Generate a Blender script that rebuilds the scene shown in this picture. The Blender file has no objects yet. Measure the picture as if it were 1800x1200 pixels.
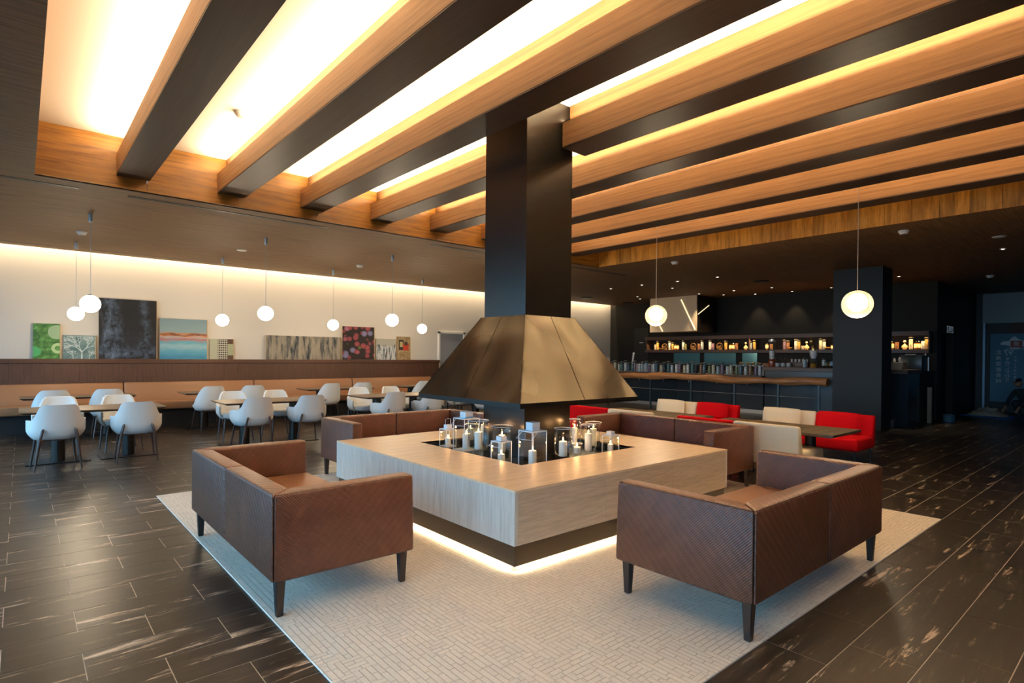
import bpy, bmesh, math, random
from mathutils import Vector, Matrix
R = math.radians
rnd = random.Random(7)
sc = bpy.context.scene
col = sc.collection

# ------------------------------------------------------------------ camera
def rotm(yaw, pitch, roll):
    cy, sy = math.cos(yaw), math.sin(yaw); cp, sp = math.cos(pitch), math.sin(pitch); cr, sr = math.cos(roll), math.sin(roll)
    return Matrix(((cr, -sr, 0), (sr, cr, 0), (0, 0, 1))) @ Matrix(((1, 0, 0), (0, cp, -sp), (0, sp, cp))) @ Matrix(((cy, 0, sy), (0, 1, 0), (-sy, 0, cy)))
M = rotm(R(-40.795), R(.281), R(.540))          # world (x, down, y) -> camera (right, down, forward)
def axis(row): return Vector((M[row][0], M[row][2], -M[row][1]))
cam_d = bpy.data.cameras.new('camera'); cam = bpy.data.objects.new('camera', cam_d); col.objects.link(cam)
rx, dn, fw = axis(0), axis(1), axis(2)
cam.matrix_world = Matrix(((rx.x, -dn.x, -fw.x, 0), (rx.y, -dn.y, -fw.y, 0), (rx.z, -dn.z, -fw.z, 1.42), (0, 0, 0, 1)))
cam_d.sensor_width = 36; cam_d.lens = 20.0; cam_d.shift_y = 30 / 1800; cam_d.clip_start = .05; cam_d.clip_end = 200
sc.camera = cam

# ------------------------------------------------------------------ world, lights, exposure
vs = sc.view_settings
vs.view_transform = 'Standard'; vs.look = 'None'; vs.gamma = 1; vs.use_curve_mapping = False; vs.exposure = 1.38
cy = sc.cycles
cy.max_bounces = 7; cy.diffuse_bounces = 4; cy.glossy_bounces = 4; cy.transmission_bounces = 6; cy.transparent_max_bounces = 16
cy.sample_clamp_indirect = 4; cy.caustics_reflective = False; cy.caustics_refractive = False
w = bpy.data.worlds.new('sky'); sc.world = w; w.use_nodes = True
bg = w.node_tree.nodes['Background']; bg.inputs[0].default_value = (.33, .66, 1.0, 1); bg.inputs[1].default_value = 2.55

def area(name, loc, size, power, color, rot=(0, 0, 0), portal=False, spread=None):
    l = bpy.data.lights.new(name, 'AREA'); l.shape = 'RECTANGLE'; l.size, l.size_y = size; l.energy = power; l.color = color
    if spread: l.spread = spread
    o = bpy.data.objects.new(name, l); col.objects.link(o); o.location = loc; o.rotation_euler = rot
    if portal: l.cycles.is_portal = True
    return o
def point(name, loc, power, color, rad):
    l = bpy.data.lights.new(name, 'POINT'); l.energy = power; l.color = color; l.shadow_soft_size = rad
    o = bpy.data.objects.new(name, l); col.objects.link(o); o.location = loc; return o
def spot(name, loc, power, color, ang=70, rad=.04):
    l = bpy.data.lights.new(name, 'SPOT'); l.energy = power; l.color = color; l.shadow_soft_size = rad; l.spot_size = R(ang); l.spot_blend = .6
    o = bpy.data.objects.new(name, l); col.objects.link(o); o.location = loc; return o
WARM = (1.0, .75, .46); WARM2 = (1.0, .79, .52)
BEAM_X = [.80 + 1.0325 * i for i in range(8)]
P_BEAM, P_COVE, P_HEARTH = 68, 92, 2.0
for bx_ in BEAM_X:                                # LED strips lying on the ledge of each beam, shining up
    area('beam_led', (bx_ + .025, 3.1, 3.668), (.03, 9.0), P_BEAM, WARM, (0, R(159), 0))
area('cove_led', (7.0, 13.21, 3.68), (18.5, .04), P_COVE, WARM2, (R(14), 0, 0))
for sx, sy in ((0, -1), (0, 1), (-1, 0), (1, 0)):  # LED under the hearth's black band
    area('hearth_led', (3.75 + sx * 1.310, 4.115 + sy * 1.335, .047), (2.6, .015) if sx == 0 else (.015, 2.6), P_HEARTH, WARM2)
area('window_portal', (-3.02, 4.2, 1.6), (2.9, 16.4), 1, (1, 1, 1), (0, R(-90), 0), portal=True)

# ------------------------------------------------------------------ materials
def nt(m):
    m.use_nodes = True; return m.node_tree.nodes, m.node_tree.links, m.node_tree.nodes['Principled BSDF']
_mc = {}
def mat(name, c, rough=.5, metal=0, emit=None, es=0, spec=None, sheen=0, coat=0):
    if name in _mc: return _mc[name]
    m = bpy.data.materials.new(name); N, L, b = nt(m)
    b.inputs['Base Color'].default_value = (*c, 1); b.inputs['Roughness'].default_value = rough; b.inputs['Metallic'].default_value = metal
    if emit: b.inputs['Emission Color'].default_value = (*emit, 1); b.inputs['Emission Strength'].default_value = es
    if spec is not None: b.inputs['Specular IOR Level'].default_value = spec
    if sheen: b.inputs['Sheen Weight'].default_value = sheen
    if coat: b.inputs['Coat Weight'].default_value = coat
    _mc[name] = m; return m
def ramp(N, pts):
    r = N.new('ShaderNodeValToRGB'); e = r.color_ramp.elements
    while len(e) < len(pts): e.new(.5)
    for i, (p, c) in enumerate(pts): e[i].position = p; e[i].color = (*c, 1)
    return r
def noise(N, L, vec, scale, detail=4, rough=.55, dist=0):
    n = N.new('ShaderNodeTexNoise'); n.inputs['Scale'].default_value = scale; n.inputs['Detail'].default_value = detail
    n.inputs['Roughness'].default_value = rough; n.inputs['Distortion'].default_value = dist
    if vec is not None: L.new(vec, n.inputs['Vector'])
    return n
def mapping(N, L, scale=(1, 1, 1), rot=(0, 0, 0), src='Object', loc=(0, 0, 0)):
    t = N.new('ShaderNodeTexCoord'); mp = N.new('ShaderNodeMapping'); mp.inputs['Scale'].default_value = scale
    mp.inputs['Rotation'].default_value = rot; mp.inputs['Location'].default_value = loc
    L.new(t.outputs[src], mp.inputs['Vector']); return mp.outputs[0]
def bump(N, L, b, h, strength, dist=.002):
    bp = N.new('ShaderNodeBump'); bp.inputs['Strength'].default_value = strength; bp.inputs['Distance'].default_value = dist
    L.new(h, bp.inputs['Height']); L.new(bp.outputs[0], b.inputs['Normal'])
def wood(name, cols, grain=(1, 1, 1), rough=.5, scale=3, bumpv=.15, coat=0):
    """grain: small number along the grain axis, large across"""
    if name in _mc: return _mc[name]
    m = bpy.data.materials.new(name); N, L, b = nt(m)
    v = mapping(N, L, grain); n = noise(N, L, v, scale, 6, .62, .3); r = ramp(N, [(.28 + .44 * i / (len(cols) - 1), c) for i, c in enumerate(cols)])
    L.new(n.outputs[0], r.inputs[0])
    n2 = noise(N, L, v, scale * 5, 3, .6); mx = N.new('ShaderNodeMix'); mx.data_type = 'RGBA'; mx.blend_type = 'MULTIPLY'; mx.inputs[0].default_value = .45
    r2 = ramp(N, [(.35, (.55, .55, .55)), (.6, (1, 1, 1))]); L.new(n2.outputs[0], r2.inputs[0])
    L.new(r.outputs[0], mx.inputs[6]); L.new(r2.outputs[0], mx.inputs[7]); L.new(mx.outputs[2], b.inputs['Base Color'])
    b.inputs['Roughness'].default_value = rough; b.inputs['Coat Weight'].default_value = coat
    bump(N, L, b, n2.outputs[0], bumpv); _mc[name] = m; return m
def math_n(N, L, op, a, b_=None, c=None):
    n = N.new('ShaderNodeMath'); n.operation = op
    for i, x in enumerate((a, b_, c)):
        if x is None: continue
        if isinstance(x, (int, float)): n.inputs[i].default_value = x
        else: L.new(x, n.inputs[i])
    return n.outputs[0]

M_CEILW = wood('ceiling_veneer', [(.10, .052, .021), (.21, .118, .052), (.30, .175, .082)], (.5, 14, 14), .65, 2.6)
M_CEILD = wood('bar_ceiling_veneer', [(.018, .012, .008), (.035, .022, .014)], (.35, 7, 7), .4, 3)
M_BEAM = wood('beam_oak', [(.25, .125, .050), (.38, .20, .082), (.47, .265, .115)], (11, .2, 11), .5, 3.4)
M_WEB = wood('beam_oak_dimmed_web', [(.11, .047, .014), (.18, .080, .025), (.22, .103, .036)], (11, .2, 11), .6, 3.4)  # beam oak darkened in colour so the close LED strip does not bleach it
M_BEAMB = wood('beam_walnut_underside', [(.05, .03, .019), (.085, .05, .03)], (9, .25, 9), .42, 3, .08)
M_FASC = wood('fascia_cedar', [(.10, .038, .006), (.34, .15, .022), (.50, .24, .042)], (.6, 5, 11), .4, 2.4)
M_FASCV = [wood('fascia_board_lit_%d' % i, [tuple(x * k for x in c) for c in ((.42, .15, .012), (.80, .33, .035), (.92, .43, .07))], (5, 7, .7), .45, 2.4) for i, k in enumerate((.8, 1.0, 1.12))]  # colour brightened to stand in for warm light missing beside the last beam
M_WHITE = mat('ceiling_plaster', (.84, .79, .71), .9)
M_WALL = mat('wall_plaster', (.66, .62, .56), .85)
M_WALNUT = wood('walnut_vertical', [(.055, .024, .014), (.10, .045, .027), (.13, .06, .036)], (16, 16, .8), .45, 2.5)
M_WALNUTH = wood('walnut_top', [(.075, .03, .018), (.12, .052, .03)], (.6, 14, 14), .4, 2.5)
M_OAKL = wood('hearth_oak_lit_top', [(.72, .53, .34), (.82, .63, .42), (.88, .69, .47)], (.5, 10, 10), .42, 2.2, .08)  # top oak lightened in colour to stand in for extra warm light from above
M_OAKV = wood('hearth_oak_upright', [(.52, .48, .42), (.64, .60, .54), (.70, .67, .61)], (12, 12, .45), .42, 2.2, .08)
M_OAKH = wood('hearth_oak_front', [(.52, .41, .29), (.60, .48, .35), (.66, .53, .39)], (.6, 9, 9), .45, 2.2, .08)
M_BAND = mat('bronzed_band', (.06, .048, .033), .35, .6)
M_BLKGL = mat('black_glass', (.008, .009, .011), .06, 0, spec=.7)
M_BLK = mat('black_steel', (.012, .013, .016), .35, .3)
M_TABLE = wood('table_walnut', [(.14, .09, .055), (.22, .145, .09), (.27, .18, .115)], (.5, 9, 9), .42, 2.5)
M_LTABLE = [wood('lounge_table_plank_%d' % i, [tuple(x * k for x in c) for c in ((.055, .040, .024), (.095, .070, .042), (.125, .092, .056))], (.6, 10, 10), .5, 2.5) for i, k in enumerate((.85, 1, 1.15))]
M_CHAIR = mat('pale_grey_leatherette', (.80, .79, .76), .5, spec=.4)
M_CHLEG = mat('dark_stained_leg', (.05, .028, .022), .3, spec=.6)
M_BANQ = mat('tan_leather', (.37, .175, .08), .45)
M_SLEG = mat('espresso_leg', (.02, .014, .012), .4)
M_TOE = mat('kick_base', (.008, .008, .009), .5)
M_GREYM = mat('grey_metal', (.42, .44, .46), .35, .7)
M_LANT = mat('white_lantern_metal', (.75, .80, .84), .4)
M_WAX = mat('candle_wax', (.86, .82, .74), .5)
M_FLAME = mat('flame', (1, .6, .2), .5, emit=(1, .55, .18), es=18)
M_GLOBE = mat('opal_globe_lit', (.9, .9, .85), .4, emit=(1, .86, .66), es=7)
M_BAR = mat('bar_wall_charcoal', (.022, .019, .015), .55, spec=.2)
M_BARF = mat('black_lacquer_window_tint', (.013, .027, .038), .22, spec=.5)  # dark lacquer with the windows' blue reflection mixed into its colour
M_PILL = mat('pillar_slate', (.013, .0145, .0165), .45, spec=.3)
M_BARW = wood('bar_shelf_walnut', [(.09, .048, .034), (.15, .085, .062)], (9, .6, 9), .4, 2.5)
M_LOG = wood('live_edge_log', [(.20, .07, .02), (.52, .21, .07), (.68, .31, .12)], (7, .8, 7), .35, 2.2, .4)
M_RED = mat('red_wool', (.55, .002, .006), .9, spec=.15)
M_CREAM = mat('cream_wool', (.78, .67, .48), .9, spec=.15)
M_RAW = mat('pale_plastic', (.72, .72, .72), .4)
M_TUBE = mat('lit_tube', (1, .9, .7), .4, emit=(1, .80, .46), es=.5)
M_SCREEN = mat('screen_panel', (.90, .68, .44), .6)
M_DLIT = mat('downlight_lens', (1, 1, 1), .4, emit=(1, .8, .55), es=2.5)

def tufted():                                     # woven brown leather
    m = bpy.data.materials.new('woven_brown_leather'); N, L, b = nt(m)
    t = N.new('ShaderNodeTexCoord'); s = N.new('ShaderNodeSeparateXYZ'); L.new(t.outputs['Object'], s.inputs[0])
    u = math_n(N, L, 'ADD', s.outputs[0], s.outputs[1]); v = math_n(N, L, 'ADD', s.outputs[2], math_n(N, L, 'MULTIPLY', math_n(N, L, 'SUBTRACT', s.outputs[0], s.outputs[1]), .0))
    k = 2 * math.pi / .030
    a = math_n(N, L, 'SINE', math_n(N, L, 'MULTIPLY', math_n(N, L, 'ADD', u, v), k)); c = math_n(N, L, 'SINE', math_n(N, L, 'MULTIPLY', math_n(N, L, 'SUBTRACT', u, v), k * .5))
    h = math_n(N, L, 'MULTIPLY', math_n(N, L, 'ABSOLUTE', a), math_n(N, L, 'ADD', math_n(N, L, 'MULTIPLY', c, .35), .65))
    n = noise(N, L, t.outputs['Object'], 9, 4); r = ramp(N, [(.3, (.102, .038, .022)), (.7, (.146, .055, .031))]); L.new(n.outputs[0], r.inputs[0])
    mx = N.new('ShaderNodeMix'); mx.data_type = 'RGBA'; mx.blend_type = 'MULTIPLY'; mx.inputs[0].default_value = .35
    r2 = ramp(N, [(0, (.45, .4, .4)), (.5, (1, 1, 1))]); L.new(h, r2.inputs[0]); L.new(r.outputs[0], mx.inputs[6]); L.new(r2.outputs[0], mx.inputs[7])
    L.new(mx.outputs[2], b.inputs['Base Color']); b.inputs['Roughness'].default_value = .38; b.inputs['Specular IOR Level'].default_value = .45; bump(N, L, b, h, .6, .003); return m
M_LEATH = tufted()
M_LEATS = mat('smooth_brown_leather', (.20, .088, .042), .42)

def floor_mat():
    m = bpy.data.materials.new('veined_dark_tile'); N, L, b = nt(m)
    g = N.new('ShaderNodeNewGeometry'); s = N.new('ShaderNodeSeparateXYZ'); L.new(g.outputs['Position'], s.inputs[0])
    row = math_n(N, L, 'FLOOR', math_n(N, L, 'DIVIDE', math_n(N, L, 'SUBTRACT', s.outputs[1], 1.03), .288))
    off = math_n(N, L, 'MULTIPLY', math_n(N, L, 'PINGPONG', row, 1), .2905)
    cx = math_n(N, L, 'FLOOR', math_n(N, L, 'DIVIDE', math_n(N, L, 'SUBTRACT', math_n(N, L, 'SUBTRACT', s.outputs[0], .514), off), .581))
    cb = N.new('ShaderNodeCombineXYZ'); L.new(cx, cb.inputs[0]); L.new(row, cb.inputs[1])
    wn = N.new('ShaderNodeTexWhiteNoise'); L.new(cb.outputs[0], wn.inputs['Vector'])
    sc_ = N.new('ShaderNodeVectorMath'); sc_.operation = 'SCALE'; sc_.inputs['Scale'].default_value = 40; L.new(wn.outputs['Color'], sc_.inputs[0])
    ad = N.new('ShaderNodeVectorMath'); L.new(g.outputs['Position'], ad.inputs[0]); L.new(sc_.outputs[0], ad.inputs[1])
    mp = N.new('ShaderNodeMapping'); mp.inputs['Rotation'].default_value = (0, 0, R(-9)); mp.inputs['Scale'].default_value = (1.0, 9.5, 1); L.new(ad.outputs[0], mp.inputs[0])
    n1 = noise(N, L, mp.outputs[0], 1.6, 10, .74, .5); mp2 = N.new('ShaderNodeMapping'); mp2.inputs['Scale'].default_value = (1.0, 3.2, 1); L.new(ad.outputs[0], mp2.inputs[0])
    n2 = noise(N, L, mp2.outputs[0], 1.7, 3); 
    v1 = ramp(N, [(.56, (0, 0, 0)), (.62, (1, 1, 1))]); L.new(n1.outputs[0], v1.inputs[0]); v2 = ramp(N, [(.46, (0, 0, 0)), (.58, (1, 1, 1))]); L.new(n2.outputs[0], v2.inputs[0])
    ve = math_n(N, L, 'MULTIPLY', v1.outputs[0], v2.outputs[0])
    n3 = noise(N, L, mp.outputs[0], 3, 6, .7); base = ramp(N, [(.3, (.010, .008, .006)), (.6, (.027, .021, .015)), (.76, (.13, .10, .07))]); L.new(n3.outputs[0], base.inputs[0])
    mx = N.new('ShaderNodeMix'); mx.data_type = 'RGBA'; L.new(ve, mx.inputs[0]); L.new(base.outputs[0], mx.inputs[6]); mx.inputs[7].default_value = (.62, .48, .35, 1)
    L.new(mx.outputs[2], b.inputs['Base Color']); b.inputs['Roughness'].default_value = .34; b.inputs['Specular IOR Level'].default_value = .42
    bump(N, L, b, n3.outputs[0], .12, .002); return m
M_TILE = floor_mat(); M_GROUT = mat('grout', (.60, .53, .45), .8)

def rug_mat():
    m = bpy.data.materials.new('basket_weave_rug'); N, L, b = nt(m)
    v1 = mapping(N, L, (1, 1, 1)); hs = []
    for rot, wd in ((0, 2.2), (R(90), 2.8)):
        mp = mapping(N, L, (1, 1, 1), (0, 0, rot)); br = N.new('ShaderNodeTexBrick'); br.inputs['Scale'].default_value = 20
        br.inputs['Mortar Size'].default_value = .05; br.inputs['Mortar Smooth'].default_value = .7; br.inputs['Brick Width'].default_value = wd; br.inputs['Row Height'].default_value = .62; br.offset = .37; br.squash = .6; br.squash_frequency = 3
        br.inputs['Color1'].default_value = (1, 1, 1, 1); br.inputs['Color2'].default_value = (.78, .78, .78, 1); br.inputs['Mortar'].default_value = (0, 0, 0, 1)
        L.new(mp, br.inputs['Vector']); hs.append(br.outputs['Color'])
    sn = N.new('ShaderNodeVectorMath'); sn.operation = 'SNAP'; sn.inputs[1].default_value = (.093, .124, 1); L.new(v1, sn.inputs[0]); wn = N.new('ShaderNodeTexWhiteNoise'); L.new(sn.outputs[0], wn.inputs['Vector'])
    st = math_n(N, L, 'GREATER_THAN', wn.outputs['Value'], .36)
    mx = N.new('ShaderNodeMix'); mx.data_type = 'RGBA'; L.new(st, mx.inputs[0]); L.new(hs[0], mx.inputs[6]); L.new(hs[1], mx.inputs[7])
    fn = noise(N, L, v1, 240, 2); c = N.new('ShaderNodeMix'); c.data_type = 'RGBA'; c.inputs[6].default_value = (.66, .58, .47, 1); c.inputs[7].default_value = (.92, .84, .71, 1); L.new(mx.outputs[2], c.inputs[0])
    fr2 = ramp(N, [(.25, (.72, .72, .72)), (.6, (1, 1, 1))]); L.new(fn.outputs[0], fr2.inputs[0]); c2 = N.new('ShaderNodeMix'); c2.data_type = 'RGBA'; c2.blend_type = 'MULTIPLY'; c2.inputs[0].default_value = .6; L.new(c.outputs[2], c2.inputs[6]); L.new(fr2.outputs[0], c2.inputs[7])
    L.new(c2.outputs[2], b.inputs['Base Color']); b.inputs['Roughness'].default_value = .95; b.inputs['Specular IOR Level'].default_value = .1
    hh = math_n(N, L, 'ADD', mx.outputs[2], math_n(N, L, 'MULTIPLY', fn.outputs[0], .4)); bump(N, L, b, hh, .8, .005); return m
M_RUG = rug_mat()

def hood_mat():
    m = bpy.data.materials.new('satin_blackened_metal'); N, L, b = nt(m)
    v = mapping(N, L, (1, 1, .8)); n = noise(N, L, v, 1.9, 0, .3); r = ramp(N, [(0, (.22,) * 3), (1, (.34,) * 3)]); L.new(n.outputs[0], r.inputs[0]); L.new(r.outputs[0], b.inputs['Roughness'])
    b.inputs['Base Color'].default_value = (.104, .091, .067, 1); b.inputs['Metallic'].default_value = .95; bump(N, L, b, n.outputs[0], 1.0, .10); return m
M_HOOD = hood_mat()
M_FLUE = mat('flue_blackened_metal', (.036, .034, .031), .30, .85)

def glass_mat(name, tint=(1, 1, 1), refl=.10):
    m = bpy.data.materials.new(name); m.use_nodes = True; N, L = m.node_tree.nodes, m.node_tree.links; N.clear()
    o = N.new('ShaderNodeOutputMaterial'); t = N.new('ShaderNodeBsdfTransparent'); t.inputs[0].default_value = (*tint, 1); g = N.new('ShaderNodeBsdfGlossy'); g.inputs['Roughness'].default_value = .02
    f = N.new('ShaderNodeLayerWeight'); f.inputs[0].default_value = .25; mr = N.new('ShaderNodeMapRange'); mr.inputs[3].default_value = refl * .5; mr.inputs[4].default_value = .75; L.new(f.outputs['Facing'], mr.inputs[0])
    p = N.new('ShaderNodeMath'); p.operation = 'POWER'; p.inputs[1].default_value = 1.6; L.new(mr.outputs[0], p.inputs[0])
    mx = N.new('ShaderNodeMixShader'); L.new(p.outputs[0], mx.inputs[0]); L.new(t.outputs[0], mx.inputs[1]); L.new(g.outputs[0], mx.inputs[2]); L.new(mx.outputs[0], o.inputs[0]); return m
M_GLASS = glass_mat('clear_glass', (.95, .97, .97)); M_PANE = glass_mat('window_glass', (.96, .98, .98), .06)
def gauze_mat():
    m = bpy.data.materials.new('pale_gauze'); m.use_nodes = True; N, L = m.node_tree.nodes, m.node_tree.links; N.clear()
    o = N.new('ShaderNodeOutputMaterial'); t = N.new('ShaderNodeBsdfTransparent'); tr = N.new('ShaderNodeBsdfTranslucent'); tr.inputs[0].default_value = (.95, .88, .72, 1); df = N.new('ShaderNodeBsdfDiffuse'); df.inputs[0].default_value = (.9, .85, .7, 1)
    a = N.new('ShaderNodeMixShader'); a.inputs[0].default_value = .25; L.new(tr.outputs[0], a.inputs[1]); L.new(df.outputs[0], a.inputs[2])
    mx = N.new('ShaderNodeMixShader'); mx.inputs[0].default_value = .34; L.new(t.outputs[0], mx.inputs[1]); L.new(a.outputs[0], mx.inputs[2]); L.new(mx.outputs[0], o.inputs[0]); return m
M_MESHG = gauze_mat()

# ------------------------------------------------------------------ mesh helpers
class MB:
    def __init__(s): s.v = []; s.f = []
    def add(s, vs_, fs):
        o = len(s.v); s.v += [tuple(p) for p in vs_]; s.f += [tuple(i + o for i in f) for f in fs]; return s
    def box(s, a, b):
        x0, y0, z0 = a; x1, y1, z1 = b
        return s.add([(x0, y0, z0), (x1, y0, z0), (x1, y1, z0), (x0, y1, z0), (x0, y0, z1), (x1, y0, z1), (x1, y1, z1), (x0, y1, z1)],
                     [(0, 3, 2, 1), (4, 5, 6, 7), (0, 1, 5, 4), (1, 2, 6, 5), (2, 3, 7, 6), (3, 0, 4, 7)])
    def hexa(s, lo, hi):                          # two quads (counter-clockwise seen from above)
        return s.add(list(lo) + list(hi), [(0, 3, 2, 1), (4, 5, 6, 7), (0, 1, 5, 4), (1, 2, 6, 5), (2, 3, 7, 6), (3, 0, 4, 7)])
    def lathe(s, prof, n=16, c=(0, 0, 0), cap=True):
        vs_ = []; fs = []; m = len(prof)
        for r_, z in prof:
            for i in range(n):
                a = 2 * math.pi * i / n; vs_.append((c[0] + r_ * math.cos(a), c[1] + r_ * math.sin(a), c[2] + z))
        for j in range(m - 1):
            for i in range(n): fs.append((j * n + i, j * n + (i + 1) % n, (j + 1) * n + (i + 1) % n, (j + 1) * n + i))
        if cap: fs.append(tuple(range(n))[::-1]); fs.append(tuple((m - 1) * n + i for i in range(n)))
        return s.add(vs_, fs)
    def tube(s, pts, rad, n=8):
        pts = [Vector(p) for p in pts]; rr = rad if isinstance(rad, (list, tuple)) else [rad] * len(pts); vs_ = []; fs = []
        for i, p in enumerate(pts):
            d = (pts[min(i + 1, len(pts) - 1)] - pts[max(i - 1, 0)]).normalized(); u = d.cross(Vector((0, 0, 1)) if abs(d.z) < .9 else Vector((1, 0, 0))).normalized(); v_ = d.cross(u)
            for k in range(n):
                a = 2 * math.pi * k / n; vs_.append(p + (u * math.cos(a) + v_ * math.sin(a)) * rr[i])
        for i in range(len(pts) - 1):
            for k in range(n): fs.append((i * n + k, i * n + (k + 1) % n, (i + 1) * n + (k + 1) % n, (i + 1) * n + k))
        fs.append(tuple(range(n))); fs.append(tuple((len(pts) - 1) * n + k for k in range(n))[::-1]); return s.add(vs_, fs)
    def sphere(s, c, r_, n=16, m=10, sq=1.0):
        return s.lathe([(max(1e-4, r_ * math.sin(math.pi * j / m)), -r_ * sq * math.cos(math.pi * j / m)) for j in range(m + 1)], n, c, False)
    def mesh(s, name, m_, bevel=0, seg=2, smooth=False, ang=35):
        me = bpy.data.meshes.new(name); me.from_pydata([tuple(p) for p in s.v], [], s.f)
        bm = bmesh.new(); bm.from_mesh(me); bmesh.ops.recalc_face_normals(bm, faces=bm.faces)
        if bevel: bmesh.ops.bevel(bm, geom=[e for e in bm.edges], offset=bevel, segments=seg, profile=.5, affect='EDGES', clamp_overlap=True)
        bm.to_mesh(me); bm.free()
        if bevel or smooth:
            me.shade_smooth(); me.set_sharp_from_angle(angle=R(ang))
        for q in (m_ if isinstance(m_, (list, tuple)) else [m_]): me.materials.append(q)
        return me
    def build(s, name, m_, parent=None, loc=None, **k):
        o = bpy.data.objects.new(name, s.mesh(name, m_, **k)); col.objects.link(o)
        if parent: o.parent = parent
        if loc: o.location = loc
        return o
def tag(o, label=None, cat=None, group=None, kind=None):
    if label: o['label'] = label
    if cat: o['category'] = cat
    if group: o['group'] = group
    if kind: o['kind'] = kind
    return o
def empty(name, loc=(0, 0, 0), rz=0, label=None, cat=None, group=None):
    o = bpy.data.objects.new(name, None); col.objects.link(o); o.location = loc; o.rotation_euler = (0, 0, rz); o.empty_display_size = .1
    return tag(o, label, cat, group)
def kids(o): return [c for c in bpy.data.objects if c.parent == o]
def copy_tree(o, loc=None, rz=None, label=None, group=None, parent=None):
    ch = kids(o); c = o.copy(); col.objects.link(c)
    if parent: c.parent = parent
    if loc is not None: c.location = loc
    if rz is not None: c.rotation_euler = (0, 0, rz)
    if label: c['label'] = label
    if group: c['group'] = group
    for k in ch: copy_tree(k, parent=c)
    return c
def rename(o, m_):                                # object-level material override on a shared mesh
    o.material_slots[0].link = 'OBJECT'; o.material_slots[0].material = m_; return o
def struct(o, label=None): return tag(o, label, None, None, 'structure')

# ================================================================== SETTING
XW, XE, YB, YF = -3.0, 16.3, 13.4, -5.0
# floor: grout bed and tiles
fl = MB().box((XW, YF, -.10), (21.5, YB, -.0012)).build('floor', M_GROUT); struct(fl, 'dark veined tile floor laid in half-offset rows')
TX, TY = .581, .288
tiles = []
for r_ in range(-21, 43):
    y0 = 1.03 + TY * r_
    if y0 > YB or y0 < YF: continue
    for k in range(-8, 38):
        x0 = .514 + (TX / 2 if r_ % 2 else 0) + TX * k
        x1 = x0 + TX
        if x1 < XW + .1 or x0 > 21.3: continue
        cxm, cym = x0 + TX / 2, y0 + TY / 2
        f_ = cxm * fw.x + cym * fw.y; s_ = cxm * rx.x + cym * rx.y
        vis = f_ > .9 and abs(s_) < .93 * f_ + .5
        under = 1.3 < cxm < 5.9 and 1.6 < cym < 6.2
        tiles.append((0 if vis and not under else 1, f_, x0, y0))
tiles.sort()
tm = MB().box((0.0022, .0022, -.004), (TX - .0022, TY - .0022, .0)).mesh('tile', M_TILE)
rest = MB()
for i, (h_, f_, x0, y0) in enumerate(tiles):
    if i < 300:
        o = bpy.data.objects.new('tile', tm); col.objects.link(o); o.parent = fl; o.location = (x0, y0, 0)
    else:
        rest.box((max(x0, XW) + .0022, y0 + .0022, -.004), (min(x0 + TX, 21.4) - .0022, min(y0 + TY, YB) - .0022, 0))
o = rest.build('tile_field', M_TILE, fl); o['kind'] = 'stuff'

# walls
struct(MB().box((XW, YB, 0), (XE + .2, YB + .2, 4.0)).build('wall_back', M_WALL), 'pale plaster wall behind the paintings, washed by a hidden cove light')
struct(MB().box((XE, 3.6, 0), (XE + .2, YB, 4.0)).build('wall_right', M_BAR), 'charcoal wall behind the bar')
hall = MB().box((XE + .2, 3.6, 0), (16.66, 3.8, 4.0)).box((17.82, 3.6, 0), (21.5, 3.8, 4.0)).box((16.66, 3.6, 2.05), (17.82, 3.8, 4.0)).build('wall_hall', M_BAR)
struct(hall, 'near-black corridor wall right of the bar')
struct(MB().box((16.66, 3.75, 0), (17.82, 3.85, 2.05)).build('door_2', mat('painted_dark_opening', (.004, .004, .005), .6)), 'black-painted panel standing for the unlit doorway under the pictogram sign')  # near-black panel paints the darkness of the open passage
struct(MB().box((XW, YF - .2, 0), (21.5, YF, 4.0)).build('wall_front', M_BAR), 'wall behind the viewpoint')
farw = MB().box((20.35, YF, 0), (20.5, 3.6, 4.0)).build('wall_far', mat('far_wall_dark', (.012, .014, .018), .5)); struct(farw, 'dark wall at the end of the corridor')
# window wall on the left (out of view, lets the daylight in)
wl = MB().box((XW - .2, YF, 0), (XW, YB, .12)).box((XW - .2, YF, 3.05), (XW, YB, 4.0))
for i in range(11): y = YF + 1.6 + 1.64 * i if i < 11 else YB; wl.box((XW - .12, y - .04, .12), (XW - .02, y + .04, 3.05))
wl.box((XW - .2, YF, .12), (XW, -4.1, 3.05)).box((XW - .2, 12.6, .12), (XW, YB, 3.05))
struct(wl.build('wall_left', mat('window_frame_dark', (.05, .05, .055), .4)), 'glazed daylight wall on the left')
for i in range(10):
    y = YF + 1.6 + 1.64 * i
    struct(MB().box((XW - .075, y + .04, .12), (XW - .065, y + 1.60, 3.05)).build('window_%d' % (i + 1), M_PANE))
struct(MB().box((-60, -40, -.3), (XW - .2, 50, -.12)).build('ground', mat('terrace_paving', (.16, .17, .17), .9)))

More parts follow.
